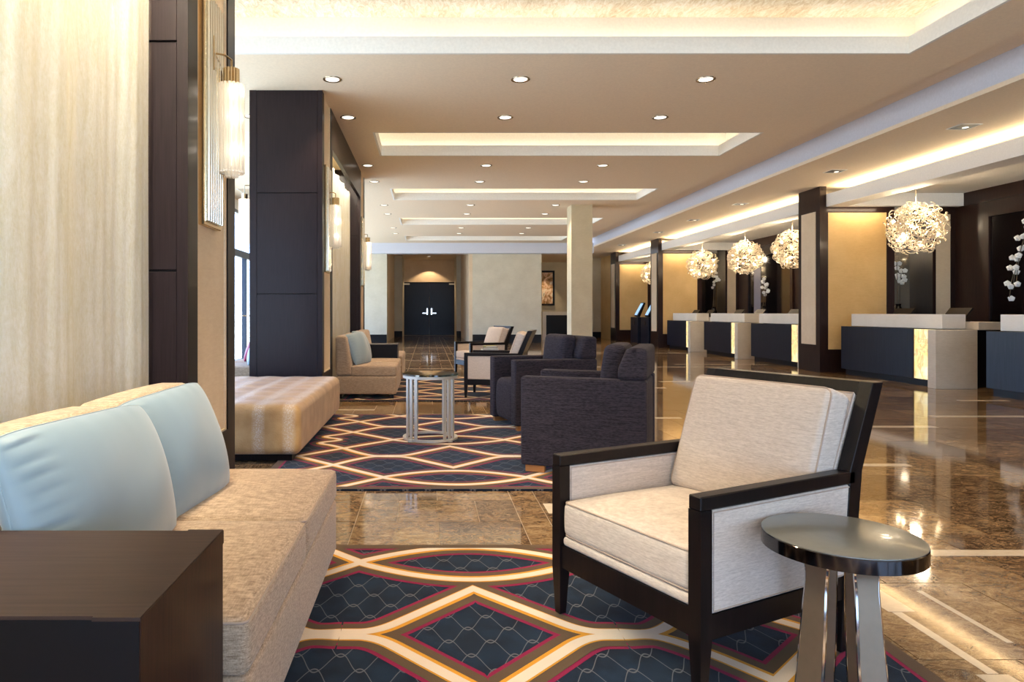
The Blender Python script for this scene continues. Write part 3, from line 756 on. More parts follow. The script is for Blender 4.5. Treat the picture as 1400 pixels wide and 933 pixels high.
# desks
def desk(yp, L, lab):
    e = empty('reception_desk', (7.26, yp, 0), 0, lab, 'desk', 'reception desks with glowing onyx strips')
    pr = obj('stone_pier', mbox(0, .60, 0, .16, 0, .845, bev=.004), M['stone'], e)
    obj('pier_cap', mbox(.63, 1.15, .02, L-.02, .845, .955, bev=.004), M['stone'], e)
    on = obj('onyx_strip', mbox(.12, .155, .161, .60, .10, .845), M['onyx'], e)
    obj('veneer_front', mbox(.10, .16, .60, L, .10, .85, bev=.003), M['desk_wood'], e)
    obj('body', mbox(.165, .9, .165, L-.01, .10, .84), M['espresso'], e)
    obj('toe_kick', mbox(.16, .88, .17, L-.04, 0, .10), M['baseboard'], e)
    obj('ledge', mbox(.27, .62, .24, L-.02, .853, 1.068, bev=.004), M['ledge'], e)
    for k, (fy) in enumerate((.24, .74)):
        m = empty('desk_monitor', (7.26+.85, yp+L*fy, .98), 0, '%s low dark monitor on the %s' % (('nearer', 'farther')[k], lab.split(' desk')[0]+' desk'), 'monitor', 'tilted monitors on the reception desks')
        z0_ = 0
        b_ = B(); prism(b_, [(-.17, .02), (-.15, .01), (-.02, .175), (-.04, .185)], -.22, .22, 'y')
        obj('screen_shell', b_, M['baseboard'], m)
        b_ = B(); box(b_, -.12, .02, -.1, .1, -.02, .0); box(b_, -.08, -.04, -.03, .03, .0, .10); obj('stand', b_, M['baseboard'], m)
    if not hasattr(desk, 'm'): desk.m = 1
for (yp, L, lab) in ((6.55, 2.45, 'nearest reception desk with blue-black front cut by the right edge'), (9.76, 2.4, 'reception desk beside the nearest partition with broad glowing onyx strip'), (13.25, 2.3, 'third reception desk from the right, just left of the near partition'),
                     (16.0, 2.2, 'fourth reception desk from the right, below the middle chandelier'), (18.9, 2.1, 'farthest reception desk, leftmost and smallest')):
    desk(yp, L, lab)
# chandeliers
def chandelier():
    e = empty('crystal_chandelier'); rnd = random.Random(11)
    g = B()
    for i in range(430):
        u = rnd.uniform(-1, 1); a = rnd.uniform(0, 2*pi); s_ = math.sqrt(1-u*u); n = Vector((s_*cos(a), s_*sin(a), u))
        tdir = (n.cross(Vector((rnd.uniform(-1, 1), rnd.uniform(-1, 1), rnd.uniform(-1, 1)))).normalized()+n*rnd.uniform(-.5, .9)).normalized(); rr = rnd.uniform(.30, .43); l_ = rnd.uniform(.05, .11)
        side = n.cross(tdir).normalized(); w_ = rnd.uniform(.004, .009); pts = []
        for j in range(6):
            q = j/5-.5; c_ = n*(rr+.05*cos(q*pi)-.03) + tdir*l_*2*q + side*.03*sin(q*5)
            pts.append(c_)
        tube(g, pts, w_, 4)
    obj('crystal_ribbons', g, M['crystal'], e, smooth=True)['kind'] = 'stuff'
    for i in range(9):
        u = -.8+1.6*i/8; a = i*2.4; s_ = math.sqrt(1-u*u)
        b_ = B(); bmesh.ops.create_icosphere(b_, subdivisions=2, radius=.022, matrix=Matrix.Translation((.33*s_*cos(a+.6), .33*s_*sin(a+.6), .33*u)))
        obj('bulb', b_, M['bulb'], e, smooth=True)
    b_ = B()
    for i in range(9):
        u = -.8+1.6*i/8; a = i*2.4; s_ = math.sqrt(1-u*u); tube(b_, [(0, 0, 0), (.31*s_*cos(a+.6), .31*s_*sin(a+.6), .31*u)], .005, 5)
    obj('arms', b_, M['brass'], e)
    b_ = B(); tube(b_, [(0, 0, 0), (0, 0, .78)], .007, 6); cyl(b_, 0, 0, .76, .785, .06, 20); obj('stem', b_, M['bronze'], e)
    return e
ch = chandelier()
for i, (y, lab) in enumerate(((11.05, 'nearest and largest crystal ball chandelier over the right-hand desk'), (14.8, 'crystal ball chandelier half hidden behind the near partition'), (17.0, 'crystal ball chandelier in the middle of the reception row'), (19.65, 'crystal ball chandelier in front of the gold panel, leftmost full one'), (23.9, 'distant crystal ball chandelier peeking behind the middle partition'))):
    e = ch if i == 0 else copy_tree(ch); e.location = (7.9, y, 2.465); e.rotation_euler = (0, 0, i*1.1)
    tag(e, lab, 'chandelier', 'crystal ball chandeliers over the desks')
    l = bpy.data.lights.new('chandelier_lamp', 'POINT'); l.energy = CHAND; l.color = WARM2; l.shadow_soft_size = .06
    lo = bpy.data.objects.new('chandelier_lamp', l); COL.objects.link(lo); lo.location = (7.9, y, 2.465)
    l2 = bpy.data.lights.new('canopy_fill', 'POINT'); l2.energy = 16; l2.color = WARM2; l2.shadow_soft_size = .08  # added fill light beside the stem, brightens the canopy ceiling
    lo = bpy.data.objects.new('canopy_fill', l2); COL.objects.link(lo); lo.location = (7.75, y-.35, 2.92)
# orchids
def orchid(x, y, z0, hgt, lean, n, lab, seed, droop=0):
    rnd = random.Random(seed); e = empty('orchid_arrangement', (x, y, z0), 0, lab, 'flowers', 'white orchid displays against the back wall')
    b_ = B(); prof = [(.07, 0), (.10, .05), (.09, .22), (.05, .32), (.06, .36)]
    for i in range(len(prof)-1): cyl(b_, 0, 0, prof[i][1], prof[i+1][1], prof[i][0], 20, prof[i+1][0])
    obj('vase', b_, M['black_gloss'], e, smooth=True)
    for s_ in range(3):
        st = B(); pts = []; le = lean*(1-.25*s_); hh = hgt*(1-.13*s_)
        for j in range(12):
            q = j/11
            if droop:
                th = q*pi*.92; pts.append(Vector((.03*(s_-1), (.26+.05*s_)*(1-cos(th)), .36+(hgt-.36-.12*s_)*min(1, q/.45)**.8 - droop*max(0, q-.45)**1.6*2.2)))
                continue
            pts.append(Vector((.04*sin(s_*2)+.05*(s_-1)*q, -le*(q**1.8)-.05*s_*q, .3+(hh-.3)*sin(q*pi*.62)/sin(pi*.5))))
        tube(st, pts, .006, 5); obj('stem', st, M['stem'], e)
        for k in range(n):
            q = pts[min(11, (6 if droop else 5)+int(k*(6 if droop else 7)/n))] + Vector((rnd.uniform(-.06, .06), rnd.uniform(-.07, .07), rnd.uniform(-.05, .05)))
            bl = B()
            for pz in range(5):
                a = 2*pi*pz/5; Mx = Matrix.Translation(q) @ Matrix.Rotation(rnd.uniform(-.4, .4)-.5, 4, 'Z') @ Matrix.Rotation(a, 4, 'Y') @ Matrix.Translation((0, 0, .022)) @ Matrix.Diagonal((.027, .020, .027, 1))
                bmesh.ops.create_icosphere(bl, subdivisions=1, radius=1, matrix=Mx)
            obj('blossom', bl, M['petal'], e, smooth=True)
pl = [(9.05, 9.95, .9, 1.6, 0, 6, 'white orchid stems drooping at the right edge of the reception', 1, 1.1), (9.05, 13.15, .9, 1.15, .05, 4, 'white orchids seen below the nearest chandelier', 2),
      (9.05, 18.4, .9, 1.05, .12, 5, 'white orchids behind the fourth reception desk', 3), (9.05, 21.6, .9, 1.65, .12, 7, 'white orchids lit behind the farthest reception desk', 4)]
for q in pl: orchid(*q)
for (x, y) in ((9.1, 10.3), (8.9, 18.1), (8.95, 21.0)):
    spot((x-.4, y-.3, 3.0), 25, R(50), (1, .93, .85), .5, (R(10), R(20), 0))
# back counter under the orchids
bm = mbox(8.82, 9.22, 6.0, 24, .0, .9); tag(obj('back_counter', bm, M['espresso']), 'long dark back counter along the reception wall holding orchid vases', 'counter')
# kiosks
for i, (y, lab) in enumerate(((23.5, 'right-hand self check-in kiosk with tilted blue screen'), (24.7, 'left-hand self check-in kiosk with tilted blue screen'))):
    e = empty('check_in_kiosk', (7.62, y, 0), 0, lab, 'kiosk', 'self check-in kiosks by the far partition')
    obj('cabinet', mbox(-.16, .30, -.42, .42, 0, .92, bev=.004), M['desk_wood'], e)
    obj('medallion', B() if False else (lambda b: (cyl(b, 0, 0, 0, .01, .09, 20), bmesh.ops.transform(b, matrix=Matrix.Translation((-.17, 0, .72)) @ Matrix.Rotation(R(90), 4, 'Y'), verts=b.verts), b)[2])(B()), M['frame_brown'], e)
    b_ = B(); prism(b_, [(-.10, .96), (.0, .92), (.20, 1.42), (.15, 1.45)], -.19, .19, 'y', bev=.006); obj('screen_housing', b_, M['baseboard'], e)
    t_ = B(); a0, a1 = Vector((-.105, 0, .985)), Vector((.14, 0, 1.425))
    vs_ = [t_.verts.new(p) for p in ((-.102, -.15, 1.0), (-.102, .15, 1.0), (.130, .15, 1.42), (.130, -.15, 1.42))]; t_.faces.new(vs_)
    obj('screen', t_, M['screen'], e)
# art and console in the alcove
e = empty('framed_painting', (4.95, 28.96, 2.12), 0, 'dark-framed warm abstract painting in the alcove left of the square column', 'painting')
f = B()
for q in ((-.42, .42, -.74, -.66), (-.42, .42, .66, .74)): box(f, q[0], q[1], -.04, 0, q[2], q[3])
for q in ((-.42, -.34), (.34, .42)): box(f, q[0], q[1], -.04, 0, -.66, .66)
obj('picture_frame', f, M['baseboard'], e)
t = NT('abstract_painting'); v = t.coord(scale=(1, 1, 1)); n = t.noise(v, 3.2, 6, .65, 1.2)
M['art'] = t.pbr(t.ramp(n, [(.3, (.05, .03, .01)), (.42, (.45, .22, .06)), (.52, (.85, .55, .35)), (.6, (.95, .85, .65)), (.72, (.25, .12, .03))]), .5)
obj('canvas', mbox(-.34, .34, -.015, -.005, -.66, .66), M['art'], e)
spot((4.9, 28.2, 3.15), 50, R(60), WARM2, .6, (R(18), 0, 0))
e = empty('console', (4.88, 27.0, 0), 0, 'pale stone console with dark recessed front below the painting', 'console')
f = B(); box(f, -.35, .9, 0, .5, .98, 1.12); box(f, -.35, -.2, 0, .5, 0, .98); obj('stone_frame', f, M['ledge'], e)
obj('dark_front', mbox(-.2, .9, .06, .5, 0, .98), M['baseboard'], e)

# ================================================================== SEATING
def pillow(name, m, w, h, th, seed=0):
    rnd = random.Random(seed); N = 48; bm = B(); ph = [rnd.uniform(0, 6.28) for _ in range(6)]
    def pt(i, j, s):
        u = -1+2*i/N; v = -1+2*j/N
        uu = sin(u*pi/2); vv = sin(v*pi/2)
        e = max(0, (1-uu*uu)*(1-vv*vv))**.42
        pin = 1-.04*abs(vv)**6; pin2 = 1-.05*abs(uu)**6
        edge = max(0, 1-e*1.15)
        wr = .0012*edge*sin(22*uu+ph[0]+3*vv)*abs(vv)
        d_ = max(0, (abs(uu)-.62)/.38); wr += .0055*d_*(1-d_)*4*.5*(sin(34*vv+ph[1]+3*uu)+.7*sin(57*vv+ph[4]+4*uu))*(1 if uu > 0 else .0)
        wr += .004*sin(5*uu+3*vv+ph[2])*e
        return Vector((uu*w/2*pin, s*(th/2*e+wr), vv*h/2*pin2))
    fr = [[bm.verts.new(pt(i, j, 1)) for j in range(N+1)] for i in range(N+1)]
    bk = [[fr[i][j] if i in (0, N) or j in (0, N) else bm.verts.new(pt(i, j, -1)) for j in range(N+1)] for i in range(N+1)]
    for i in range(N):
        for j in range(N):
            bm.faces.new((fr[i][j], fr[i+1][j], fr[i+1][j+1], fr[i][j+1])); bm.faces.new((bk[i][j], bk[i][j+1], bk[i+1][j+1], bk[i+1][j]))
    o = obj(name, bm, m, smooth=True, sharp=180)
    # seam piping
    t_ = B(); path = [pt(i, 0, 0) for i in range(N)] + [pt(N, j, 0) for j in range(N)] + [pt(N-i, N, 0) for i in range(N)] + [pt(0, N-j, 0) for j in range(N)]
    path = [Vector((p.x, 0, p.z)) for p in path]; tube(t_, path, .003, 5, closed=True)
    obj('seam', t_, m, o, smooth=True)
    return o
def crown(c, top=True):
    def fn(p, h):
        q = p.copy(); k_ = max(0, 1-(p.x/h[0])**2)*max(0, 1-(p.y/h[1])**2)
        if p.z > 0: q.z += c*k_**.6
        return q
    return fn
def sofa(loc, rz, lab, L=1.46, near_end=True):
    e = empty('sofa', loc, rz, lab, 'sofa', 'tan tweed armless sofas'); e.scale.z = .972
    b_ = B(); soft(b_, .01, 0, .175, .76, L, .23, .018, 4); obj('base', b_, M['sofa'], e, smooth=True)
    for s in (-1, 1):
        b_ = B(); soft(b_, .105, s*L/4, .355, .575, L/2-.004, .135, .028, 8, crown(.018)); c_ = obj('seat_cushion', b_, M['sofa'], e, smooth=True)
        t_ = B(); path = [p+Vector((.105, s*L/4, .413)) for p in rrect(.2875-.006, L/4-.008, .02)]; tube(t_, path, .0032, 5, closed=True); obj('piping', t_, M['piping'], c_)
    for s in (-1, 1):
        b_ = B()
        def fn(p, h):
            q = p.copy(); k_ = (p.z+h[2])/(2*h[2]); q.x = p.x*(1.12-.42*k_) - .045*k_
            kk = max(0, 1-(p.y/h[1])**2)
            if p.z > 0: q.z += .012*kk**.5*(p.z/h[2])
            if p.x > 0: q.x += .012*kk*sin(k_*pi)
            return q
        soft(b_, -.262, s*L/4, .548, .20, L/2-.004, .51, .04, 8, fn); obj('back_cushion', b_, M['sofa'], e, smooth=True)
    for sx_ in (-.32, .33):
        for sy_ in (-L/2+.06, L/2-.06):
            b_ = B(); box(b_, sx_-.025, sx_+.025, sy_-.025, sy_+.025, 0, .062); obj('leg', b_, M['espresso'], e)
    return e
XS = -.785
sofa((XS, 2.225, .0125), 0, 'near tan tweed sofa with light blue cushions in the left foreground')
sofa((XS, 9.27, .0125), 0, 'distant tan sofa with grey-blue cushions beyond the ottoman')
sofa((XS, 11.17, .0125), 0, 'farthest tan sofa, only its end showing past the dark end box')
sofa((-2.36, 9.3, 0), pi, 'tan sofa glimpsed with magenta cushion in the gap left of the plum column')
def endbox(loc, lab):
    e = empty('end_table_box', loc, 0, lab, 'end table', 'dark wood end boxes between the sofas'); e.scale.z = .972
    D_ = .43; x0, x1 = -.68, 0
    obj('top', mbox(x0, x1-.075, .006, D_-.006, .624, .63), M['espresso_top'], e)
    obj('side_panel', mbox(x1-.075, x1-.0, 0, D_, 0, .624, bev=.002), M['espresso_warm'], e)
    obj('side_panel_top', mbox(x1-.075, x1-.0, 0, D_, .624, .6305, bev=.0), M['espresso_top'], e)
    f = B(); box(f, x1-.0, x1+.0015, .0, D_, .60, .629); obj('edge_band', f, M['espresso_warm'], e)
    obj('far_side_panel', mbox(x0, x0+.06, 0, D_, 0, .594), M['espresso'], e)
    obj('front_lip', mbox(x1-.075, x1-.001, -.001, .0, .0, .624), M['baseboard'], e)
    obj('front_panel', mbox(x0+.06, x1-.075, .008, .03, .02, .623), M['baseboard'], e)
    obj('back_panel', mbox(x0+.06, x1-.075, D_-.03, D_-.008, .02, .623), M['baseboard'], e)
    return e
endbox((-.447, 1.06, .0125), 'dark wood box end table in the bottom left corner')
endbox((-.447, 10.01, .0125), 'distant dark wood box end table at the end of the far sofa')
# cushions
def place(o, loc, yaw, lean, roll, lab, grp):
    # the cushion's plane is X-Z (front +Y): turn it to face +X, lean it back
    o.rotation_euler = (Matrix.Rotation(yaw, 4, 'Z') @ Matrix.Rotation(R(-90), 4, 'Z') @ Matrix.Rotation(lean, 4, 'X') @ Matrix.Rotation(roll, 4, 'Y')).to_euler()
    o.location = loc; tag(o, lab, 'cushion', grp)
g_ = 'cushions on the sofas'
place(pillow('cushion', M['blue_satin'], .68, .43, .20, 1), (-.885, 1.835, .612), R(-4), R(17), R(-1), 'large ice-blue satin cushion, left one on the near sofa', g_)
place(pillow('cushion', M['blue_satin'], .54, .43, .18, 2), (-.885, 2.42, .612), R(-10), R(17), R(3), 'ice-blue satin cushion leaning beside the near column, right of the large one', g_)
place(pillow('cushion', M['blue_satin'], .46, .42, .16, 4), (-.90, 8.86, .63), R(-22), R(20), R(4), 'grey-blue cushion at the near end of the distant sofa', g_)
place(pillow('cushion', M['blue_satin'], .48, .42, .16, 5), (-.93, 9.62, .63), R(-12), R(20), R(-3), 'grey-blue cushion at the far end of the distant sofa', g_)
place(pillow('cushion', M['magenta_satin'], .44, .42, .15, 6), (-2.36, 9.25, .63), R(185), R(26), 0, 'magenta cushion glimpsed left of the plum column', g_)
place(pillow('cushion', M['blue_satin'], .44, .40, .15, 7), (-2.24, 8.85, .61), R(190), R(20), 0, 'light blue cushion glimpsed beside the magenta one', g_)
# ottoman
def ofn(p, h):
    q = p.copy()
    if p.z > h[2]*.5: q.z += .012*abs(sin(p.x*pi/.28))*abs(sin(p.y*pi/.28)) - .004
    if p.z > 0: q.z += .012*max(0, 1-(p.x/h[0])**2)*max(0, 1-(p.y/h[1])**2)
    k_ = max(0, 1-(p.z/h[2])**2); q.x *= 1+.006*k_; q.y *= 1+.006*k_
    return q
e = empty('ottoman', (-.925-.85, 6.05, .0125), 0, 'large square tan crocodile-textured ottoman between the columns', 'ottoman')
b_ = B(); soft(b_, 0, 0, .232, 1.70, 2.24, .365, .055, 44, ofn); obj('upholstery', b_, M['ottoman'], e, smooth=True)
obj('plinth', mbox(-.78, .78, -1.05, 1.05, 0, .055), M['espresso'], e)

# ---- cream armchair; local x runs front to back, y across
def armchair():
    e = empty('cream_armchair'); Lx, Wd = .70, .664; x0 = -Lx/2; hw = Wd/2; pw = .044
    for s in (-1, 1):
        ya, yb = (hw-pw, hw) if s > 0 else (-hw, -hw+pw)
        ym = (ya+yb)/2
        # front post: straight above the rail, tapering foot below
        b_ = B(); box(b_, x0, x0+.044, ya, yb, .165, .53)
        r_ = bmesh.ops.create_cube(b_, size=1)
        for v in r_['verts']:
            k_ = 1 if v.co.z > 0 else .62
            v.co = Vector((x0+.022+v.co.x*.044*k_-(0 if k_ == 1 else .002), ym+v.co.y*pw*k_, .165 if v.co.z > 0 else 0))
        obj('leg', b_, M['espresso'], e)
        b_ = B(); prism(b_, [(x0+.625, .0), (x0+.662, .0), (x0+.705, .30), (x0+.735, .57), (x0+.855, .85), (x0+.797, .85), (x0+.675, .57), (x0+.650, .30)], ya, yb, 'y', bev=.002)
        obj('leg', b_, M['espresso'], e)
        b_ = B(); box(b_, x0, x0+.70, ya, yb, .53, .57, bev=.003); obj('arm_rail', b_, M['espresso'], e)
        b_ = B(); box(b_, x0+.044, x0+.66, ya+.004, yb-.004, .165, .235); obj('side_rail', b_, M['espresso'], e)
        b_ = B(); prism(b_, [(x0+.046, .238), (x0+.655, .238), (x0+.680, .527), (x0+.046, .527)], ya+.003, yb-.003, 'y', bev=.004)
        sp = obj('side_panel', b_, M['cream_fab'], e)
        t_ = B()
        for yy_ in (ya+.002, yb-.002):
            tube(t_, [(x0+.052, yy_, .245), (x0+.651, yy_, .245), (x0+.674, yy_, .521), (x0+.052, yy_, .521)], .0022, 5, closed=True)
        obj('piping', t_, M['piping'], sp)
    obj('front_rail', mbox(x0+.006, x0+.036, -hw+pw, hw-pw, .17, .250), M['espresso'], e)
    obj('rear_rail', mbox(x0+.655, x0+.69, -hw+pw, hw-pw, .17, .250), M['espresso'], e)
    b_ = B(); soft(b_, x0+.335, 0, .266, .655, Wd-2*pw-.004, .034, .014, 3); obj('seat_deck', b_, M['cream_fab'], e, smooth=True)
    def sfn(p, h):
        q = p.copy(); k_ = max(0, 1-(p.x/h[0])**2)*max(0, 1-(p.y/h[1])**2)
        if p.z > 0: q.z += .022*k_**.5
        kk = max(0, 1-(p.z/h[2])**2); q.x *= 1+.012*kk
        q.z += .003*sin(p.y*22+1)*(1 if p.x < 0 else 0)
        return q
    cx = x0+.012+.29
    b_ = B(); soft(b_, cx, 0, .343, .585, Wd-2*pw-.006, .122, .022, 10, sfn); c_ = obj('seat_cushion', b_, M['cream_fab'], e, smooth=True)
    t_ = B()
    for z_ in (.401, .287):
        tube(t_, [Vector((p.x+cx, p.y, z_+.003*sin(p.y*22+1)*(1 if p.x < 0 else 0))) for q_ in [rrect(.289, Wd/2-pw-.007, .02)] for p in q_], .0032, 6, closed=True)
    obj('piping', t_, M['piping'], c_, smooth=True)
    # raked back: frame panel, pad, loose cushion
    rk = math.atan2(.12, .28)
    def raked(cx_, cz_, t_ang): return Matrix.Translation((cx_, 0, cz_)) @ Matrix.Rotation(t_ang, 4, 'Y')
    b_ = B(); prism(b_, [(x0+.78, .805), (x0+.836, .805), (x0+.855, .85), (x0+.797, .85)], -hw+pw, hw-pw, 'y'); obj('top_rail', b_, M['espresso'], e)
    b_ = B(); prism(b_, [(x0+.690, .30), (x0+.705, .30), (x0+.735, .57), (x0+.836, .805), (x0+.820, .805), (x0+.718, .57)], -hw+pw, hw-pw, 'y'); obj('back_panel', b_, M['espresso'], e)
    b_ = B(); prism(b_, [(x0+.650, .285), (x0+.690, .285), (x0+.718, .57), (x0+.817, .802), (x0+.775, .815), (x0+.665, .57)], -hw+pw+.004, hw-pw-.004, 'y', bev=.006); pd = obj('back_pad', b_, M['cream_fab'], e)
    t_ = B(); tube(t_, [(x0+.664, -hw+pw+.006, .57), (x0+.774, -hw+pw+.006, .812), (x0+.774, hw-pw-.006, .812), (x0+.664, hw-pw-.006, .57)], .003, 5); obj('piping', t_, M['piping'], pd)
    def bfn(p, h):
        q = p.copy(); k_ = max(0, 1-(p.y/h[1])**2)*max(0, 1-(p.z/h[2])**2)
        q.x += (-.022 if p.x < 0 else .008)*k_**.5; return q
    ang = R(19); cc = Vector((x0+.520, 0, .412)) + Vector((sin(ang), 0, cos(ang)))*.225 + Vector((cos(ang), 0, -sin(ang)))*.055
    bw = Wd-2*pw-.012
    b_ = B(); soft(b_, cc.x, cc.y, cc.z, .110, bw, .45, .026, 10, bfn, Matrix.Rotation(ang, 4, 'Y')); c_ = obj('back_cushion', b_, M['cream_fab'], e, smooth=True)
    t_ = B()
    for sx_ in (-.048, .048):
        path = []
        for p in rrect(bw/2-.004, .225-.004, .03): path.append(cc + Matrix.Rotation(ang, 3, 'Y') @ Vector((sx_, p.x, p.y)))
        tube(t_, path, .0034, 6, closed=True)
    obj('piping', t_, M['piping'], c_, smooth=True)
    return e
ac = armchair()
def put(e, C, ang, L, Wd, lab, cat, grp):
    a = R(ang); u = Vector((cos(a), sin(a))); v = Vector((-sin(a), cos(a))); c = Vector(C) + u*L/2 + v*Wd/2
    e.location = (c.x, c.y, C[2] if len(C) > 2 else .0185 if on_rug(c.x, c.y) else 0); e.rotation_euler = (0, 0, a); tag(e, lab, cat, grp)
def on_rug(x, y): return any(r[0] < x < r[1] and r[2] < y < r[3] for r in rugs)
gA = 'cream armchairs with dark wood frames'
put(ac, (.752, 1.88), 27, .70, .664, 'large cream linen armchair with dark wood frame in the foreground', 'armchair', gA)
a2 = copy_tree(ac); put(a2, (.455, 8.60), -14, .70, .664, 'distant cream armchair, nearer of the two behind the charcoal chairs', 'armchair', gA)
a3 = copy_tree(ac); put(a3, (.725, 11.68), 22, .70, .664, 'farthest cream armchair with back turned from the wall doors', 'armchair', gA)
# ---- charcoal club chair
def clubchair():
    e = empty('charcoal_club_chair'); Lx, Wd, aw = .82, .70, .115; x0 = -Lx/2; hw = Wd/2
    for s in (-1, 1):
        b_ = B(); soft(b_, x0+Lx/2, s*(hw-aw/2), .345, Lx, aw, .60, .018, 6); obj('arm', b_, M['dark_fab'], e, smooth=True)
    b_ = B()
    def fn(p, h):
        q = p.copy()
        if p.z > 0: q.z += .02*max(0, 1-(p.y/h[1])**2)
        if p.x < 0: q.x += .02*(p.z/h[2])**2
        return q
    soft(b_, x0+.31, 0, .24, .60, Wd-2*aw-.003, .39, .05, 6, fn); obj('seat', b_, M['dark_fab'], e, smooth=True)
    b_ = B()
    def fb(p, h):
        q = p.copy(); k_ = (p.z+h[2])/(2*h[2])
        if p.x < 0: q.x += .055*max(0, (k_-.35)/.65)
        return q
    soft(b_, x0+Lx-.09, 0, .745, .18, Wd, .215, .03, 6, fb); obj('back', b_, M['dark_fab'], e, smooth=True)
    b_ = B(); soft(b_, x0+Lx-.10, 0, .34, .19, Wd-2*aw-.002, .59, .02, 4); obj('lower_back', b_, M['dark_fab'], e, smooth=True)
    b_ = B()
    def fc(p, h):
        q = p.copy(); k_ = max(0, 1-(p.y/h[1])**2)*max(0, 1-(p.z/h[2])**2); q.x -= .02*k_ if p.x < 0 else 0; q.x += .05*(p.z+h[2])/(2*h[2]); return q
    soft(b_, x0+Lx-.26, 0, .655, .14, Wd-2*aw-.02, .42, .04, 6, fc); obj('back_cushion', b_, M['dark_fab'], e, smooth=True)
    for sx_ in (.03, Lx-.16):
        for s in (-1, 1):
            b_ = B(); y_ = s*(hw-.045); box(b_, x0+sx_, x0+sx_+.13, y_-.025, y_+.025, 0, .048); obj('foot', b_, M['foot_wood'], e)
    return e
cc_ = clubchair(); gC = 'charcoal upholstered club chairs'
put(cc_, (.629, 4.64), -22.5, .82, .70, 'nearer charcoal club chair, seen from its side behind the near armchair', 'armchair', gC)
c2 = copy_tree(cc_); put(c2, (.79, 6.18), 14, .82, .70, 'farther charcoal club chair beside the drum table', 'armchair', gC)

# ---- openwork drum table
e = empty('drum_table', (.02, 5.85, .0185), 0, 'openwork silver metal drum table with round glass top on the second rug', 'side table')
def ringm(r0, r1, z0, z1, N=48):
    b_ = B(); vv = [[b_.verts.new((r_*cos(2*pi*i/N), r_*sin(2*pi*i/N), z)) for (r_, z) in ((r0, z0), (r1, z0), (r1, z1), (r0, z1))] for i in range(N)]
    for i in range(N):
        for j in range(4): b_.faces.new((vv[i][j], vv[(i+1) % N][j], vv[(i+1) % N][(j+1) % 4], vv[i][(j+1) % 4]))
    return b_
obj('top_ring', ringm(.225, .235, .522, .545), M['nickel'], e, smooth=True)
obj('base_ring', ringm(.205, .235, .004, .022), M['nickel'], e, smooth=True)
b_ = B(); cyl(b_, 0, 0, .546, .560, .24, 48); obj('glass_top', b_, M['table_glass'], e)
for gq in range(4):
    for dq in (-13, 0, 13):
        a = R(45+90*gq+dq); b_ = B(); box(b_, -.004, .004, -.014, .014, .018, .524)
        o = obj('bar', b_, M['nickel'], e); o.location = (.226*cos(a), .226*sin(a), 0); o.rotation_euler = (0, 0, a)
for gq in range(4):
    a = R(45+90*gq); b_ = B(); cyl(b_, .235*cos(a), .235*sin(a), 0, .02, .022, 12); obj('foot', b_, M['nickel'], e)

# ---- round mirrored drinks table in the foreground
e = empty('drinks_table', (1.115, 1.842, .0185), R(-31), 'round grey-mirror drinks table with curved metal legs in the right foreground', 'side table')
ZT = .4835
def lathe(prof, N=72):
    b_ = B(); vv = [[b_.verts.new((p[0]*cos(2*pi*i/N), p[0]*sin(2*pi*i/N), p[1])) for p in prof] for i in range(N)]
    for i in range(N):
        for j in range(len(prof)-1): b_.faces.new((vv[i][j], vv[(i+1) % N][j], vv[(i+1) % N][j+1], vv[i][j+1]))
    b_.faces.new([vv[i][0] for i in range(N)]); b_.faces.new([vv[i][-1] for i in range(N)]); return b_
obj('rim', lathe([(.188, ZT-.042), (.195, ZT-.040), (.195, ZT-.005), (.193, ZT-.003)]), M['smoke_chrome'], e, smooth=True)
obj('mirror_top', lathe([(.1935, ZT-.003), (.1935, ZT-.0008), (.191, ZT)]), M['mirror_top'], e, smooth=True)
prof = [(0, .150, .038), (.03, .146, .036), (.10, .134, .034), (.20, .122, .032), (.30, .112, .029), (.36, .106, .027), (.40, .104, .029), (.425, .108, .033), (.441, .112, .037)]
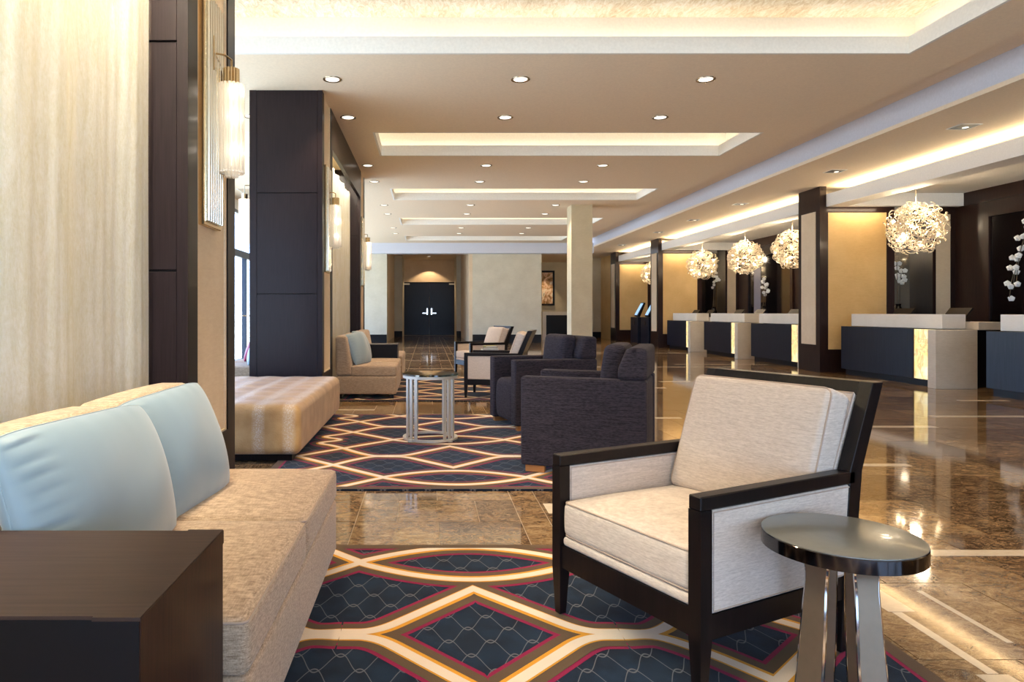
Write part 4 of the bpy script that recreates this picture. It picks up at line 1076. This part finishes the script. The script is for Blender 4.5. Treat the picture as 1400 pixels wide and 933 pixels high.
for q in range(4):
    a = R((-56, -124, 68, 112)[q]); b_ = B(); rows_ = []
    sm = []
    for i in range(len(prof)-1):
        p0, p1, p2, p3 = prof[max(0, i-1)], prof[i], prof[i+1], prof[min(len(prof)-1, i+2)]
        for j in range(5):
            u = j/5; sm.append(tuple(.5*((2*p1[k])+(-p0[k]+p2[k])*u+(2*p0[k]-5*p1[k]+4*p2[k]-p3[k])*u*u+(-p0[k]+3*p1[k]-3*p2[k]+p3[k])*u**3) for k in range(3)))
    sm.append(prof[-1])
    for (z, rad, hwid) in sm:
        rows_.append([b_.verts.new(v) for v in ((rad, -hwid, z), (rad, hwid, z), (rad-.009, hwid, z), (rad-.009, -hwid, z))])
    for i in range(len(rows_)-1):
        for j in range(4): b_.faces.new((rows_[i][j], rows_[i][(j+1) % 4], rows_[i+1][(j+1) % 4], rows_[i+1][j]))
    b_.faces.new(rows_[0]); b_.faces.new(rows_[-1])
    lg = obj('leg', b_, M['leg_metal'], e, rot=(0, 0, a), smooth=True)
    obj('leg_edge', (lambda bb: (tube(bb, [(rad-.0045, -hwid-.001, z) for (z, rad, hwid) in sm], .005, 6), tube(bb, [(rad-.0045, hwid+.001, z) for (z, rad, hwid) in sm], .005, 6), bb)[2])(B()), M['chrome'], lg, smooth=True)
# small table with books between the distant cream chairs
e = empty('small_side_table', (1.0, 10.35, .0185), 0, 'small dark side table between the two distant cream armchairs', 'side table')
b_ = B(); cyl(b_, 0, 0, .47, .495, .26, 32); obj('top', b_, M['espresso'], e, smooth=True)
for q in range(3):
    a = 2*pi*q/3; b_ = B(); tube(b_, [(.2*cos(a), .2*sin(a), 0), (.15*cos(a), .15*sin(a), .47)], .015, 8); obj('leg', b_, M['espresso'], e)
bc = [plain('book_white', (.75, .74, .7), .5), plain('book_dark', (.03, .03, .035), .5), plain('book_olive', (.45, .40, .1), .5)]
for i, (dx, dy, w_, d_, rz, mi, lab) in enumerate(((-.06, 0, .24, .18, .1, 0, 'white-covered book at the bottom of the pile on the distant side table'), (-.05, .01, .22, .16, -.15, 1, 'dark-covered book in the middle of the pile on the distant side table'), (-.06, 0, .18, .14, .25, 2, 'olive-covered book on top of the pile on the distant side table'))):
    b = empty('book', (1.0+dx, 10.35+dy, .0185+.496+i*.027), rz, lab, 'book', 'books on the distant side table')
    obj('cover', (lambda q: (box(q, -w_/2, w_/2, -d_/2, d_/2, 0, .003), box(q, -w_/2, w_/2, -d_/2, d_/2, .023, .026), box(q, -w_/2, -w_/2+.003, -d_/2, d_/2, .003, .023), q)[3])(B()), bc[mi], b)
    obj('pages', mbox(-w_/2+.003, w_/2-.004, -d_/2+.004, d_/2-.004, .003, .023), bc[0], b)
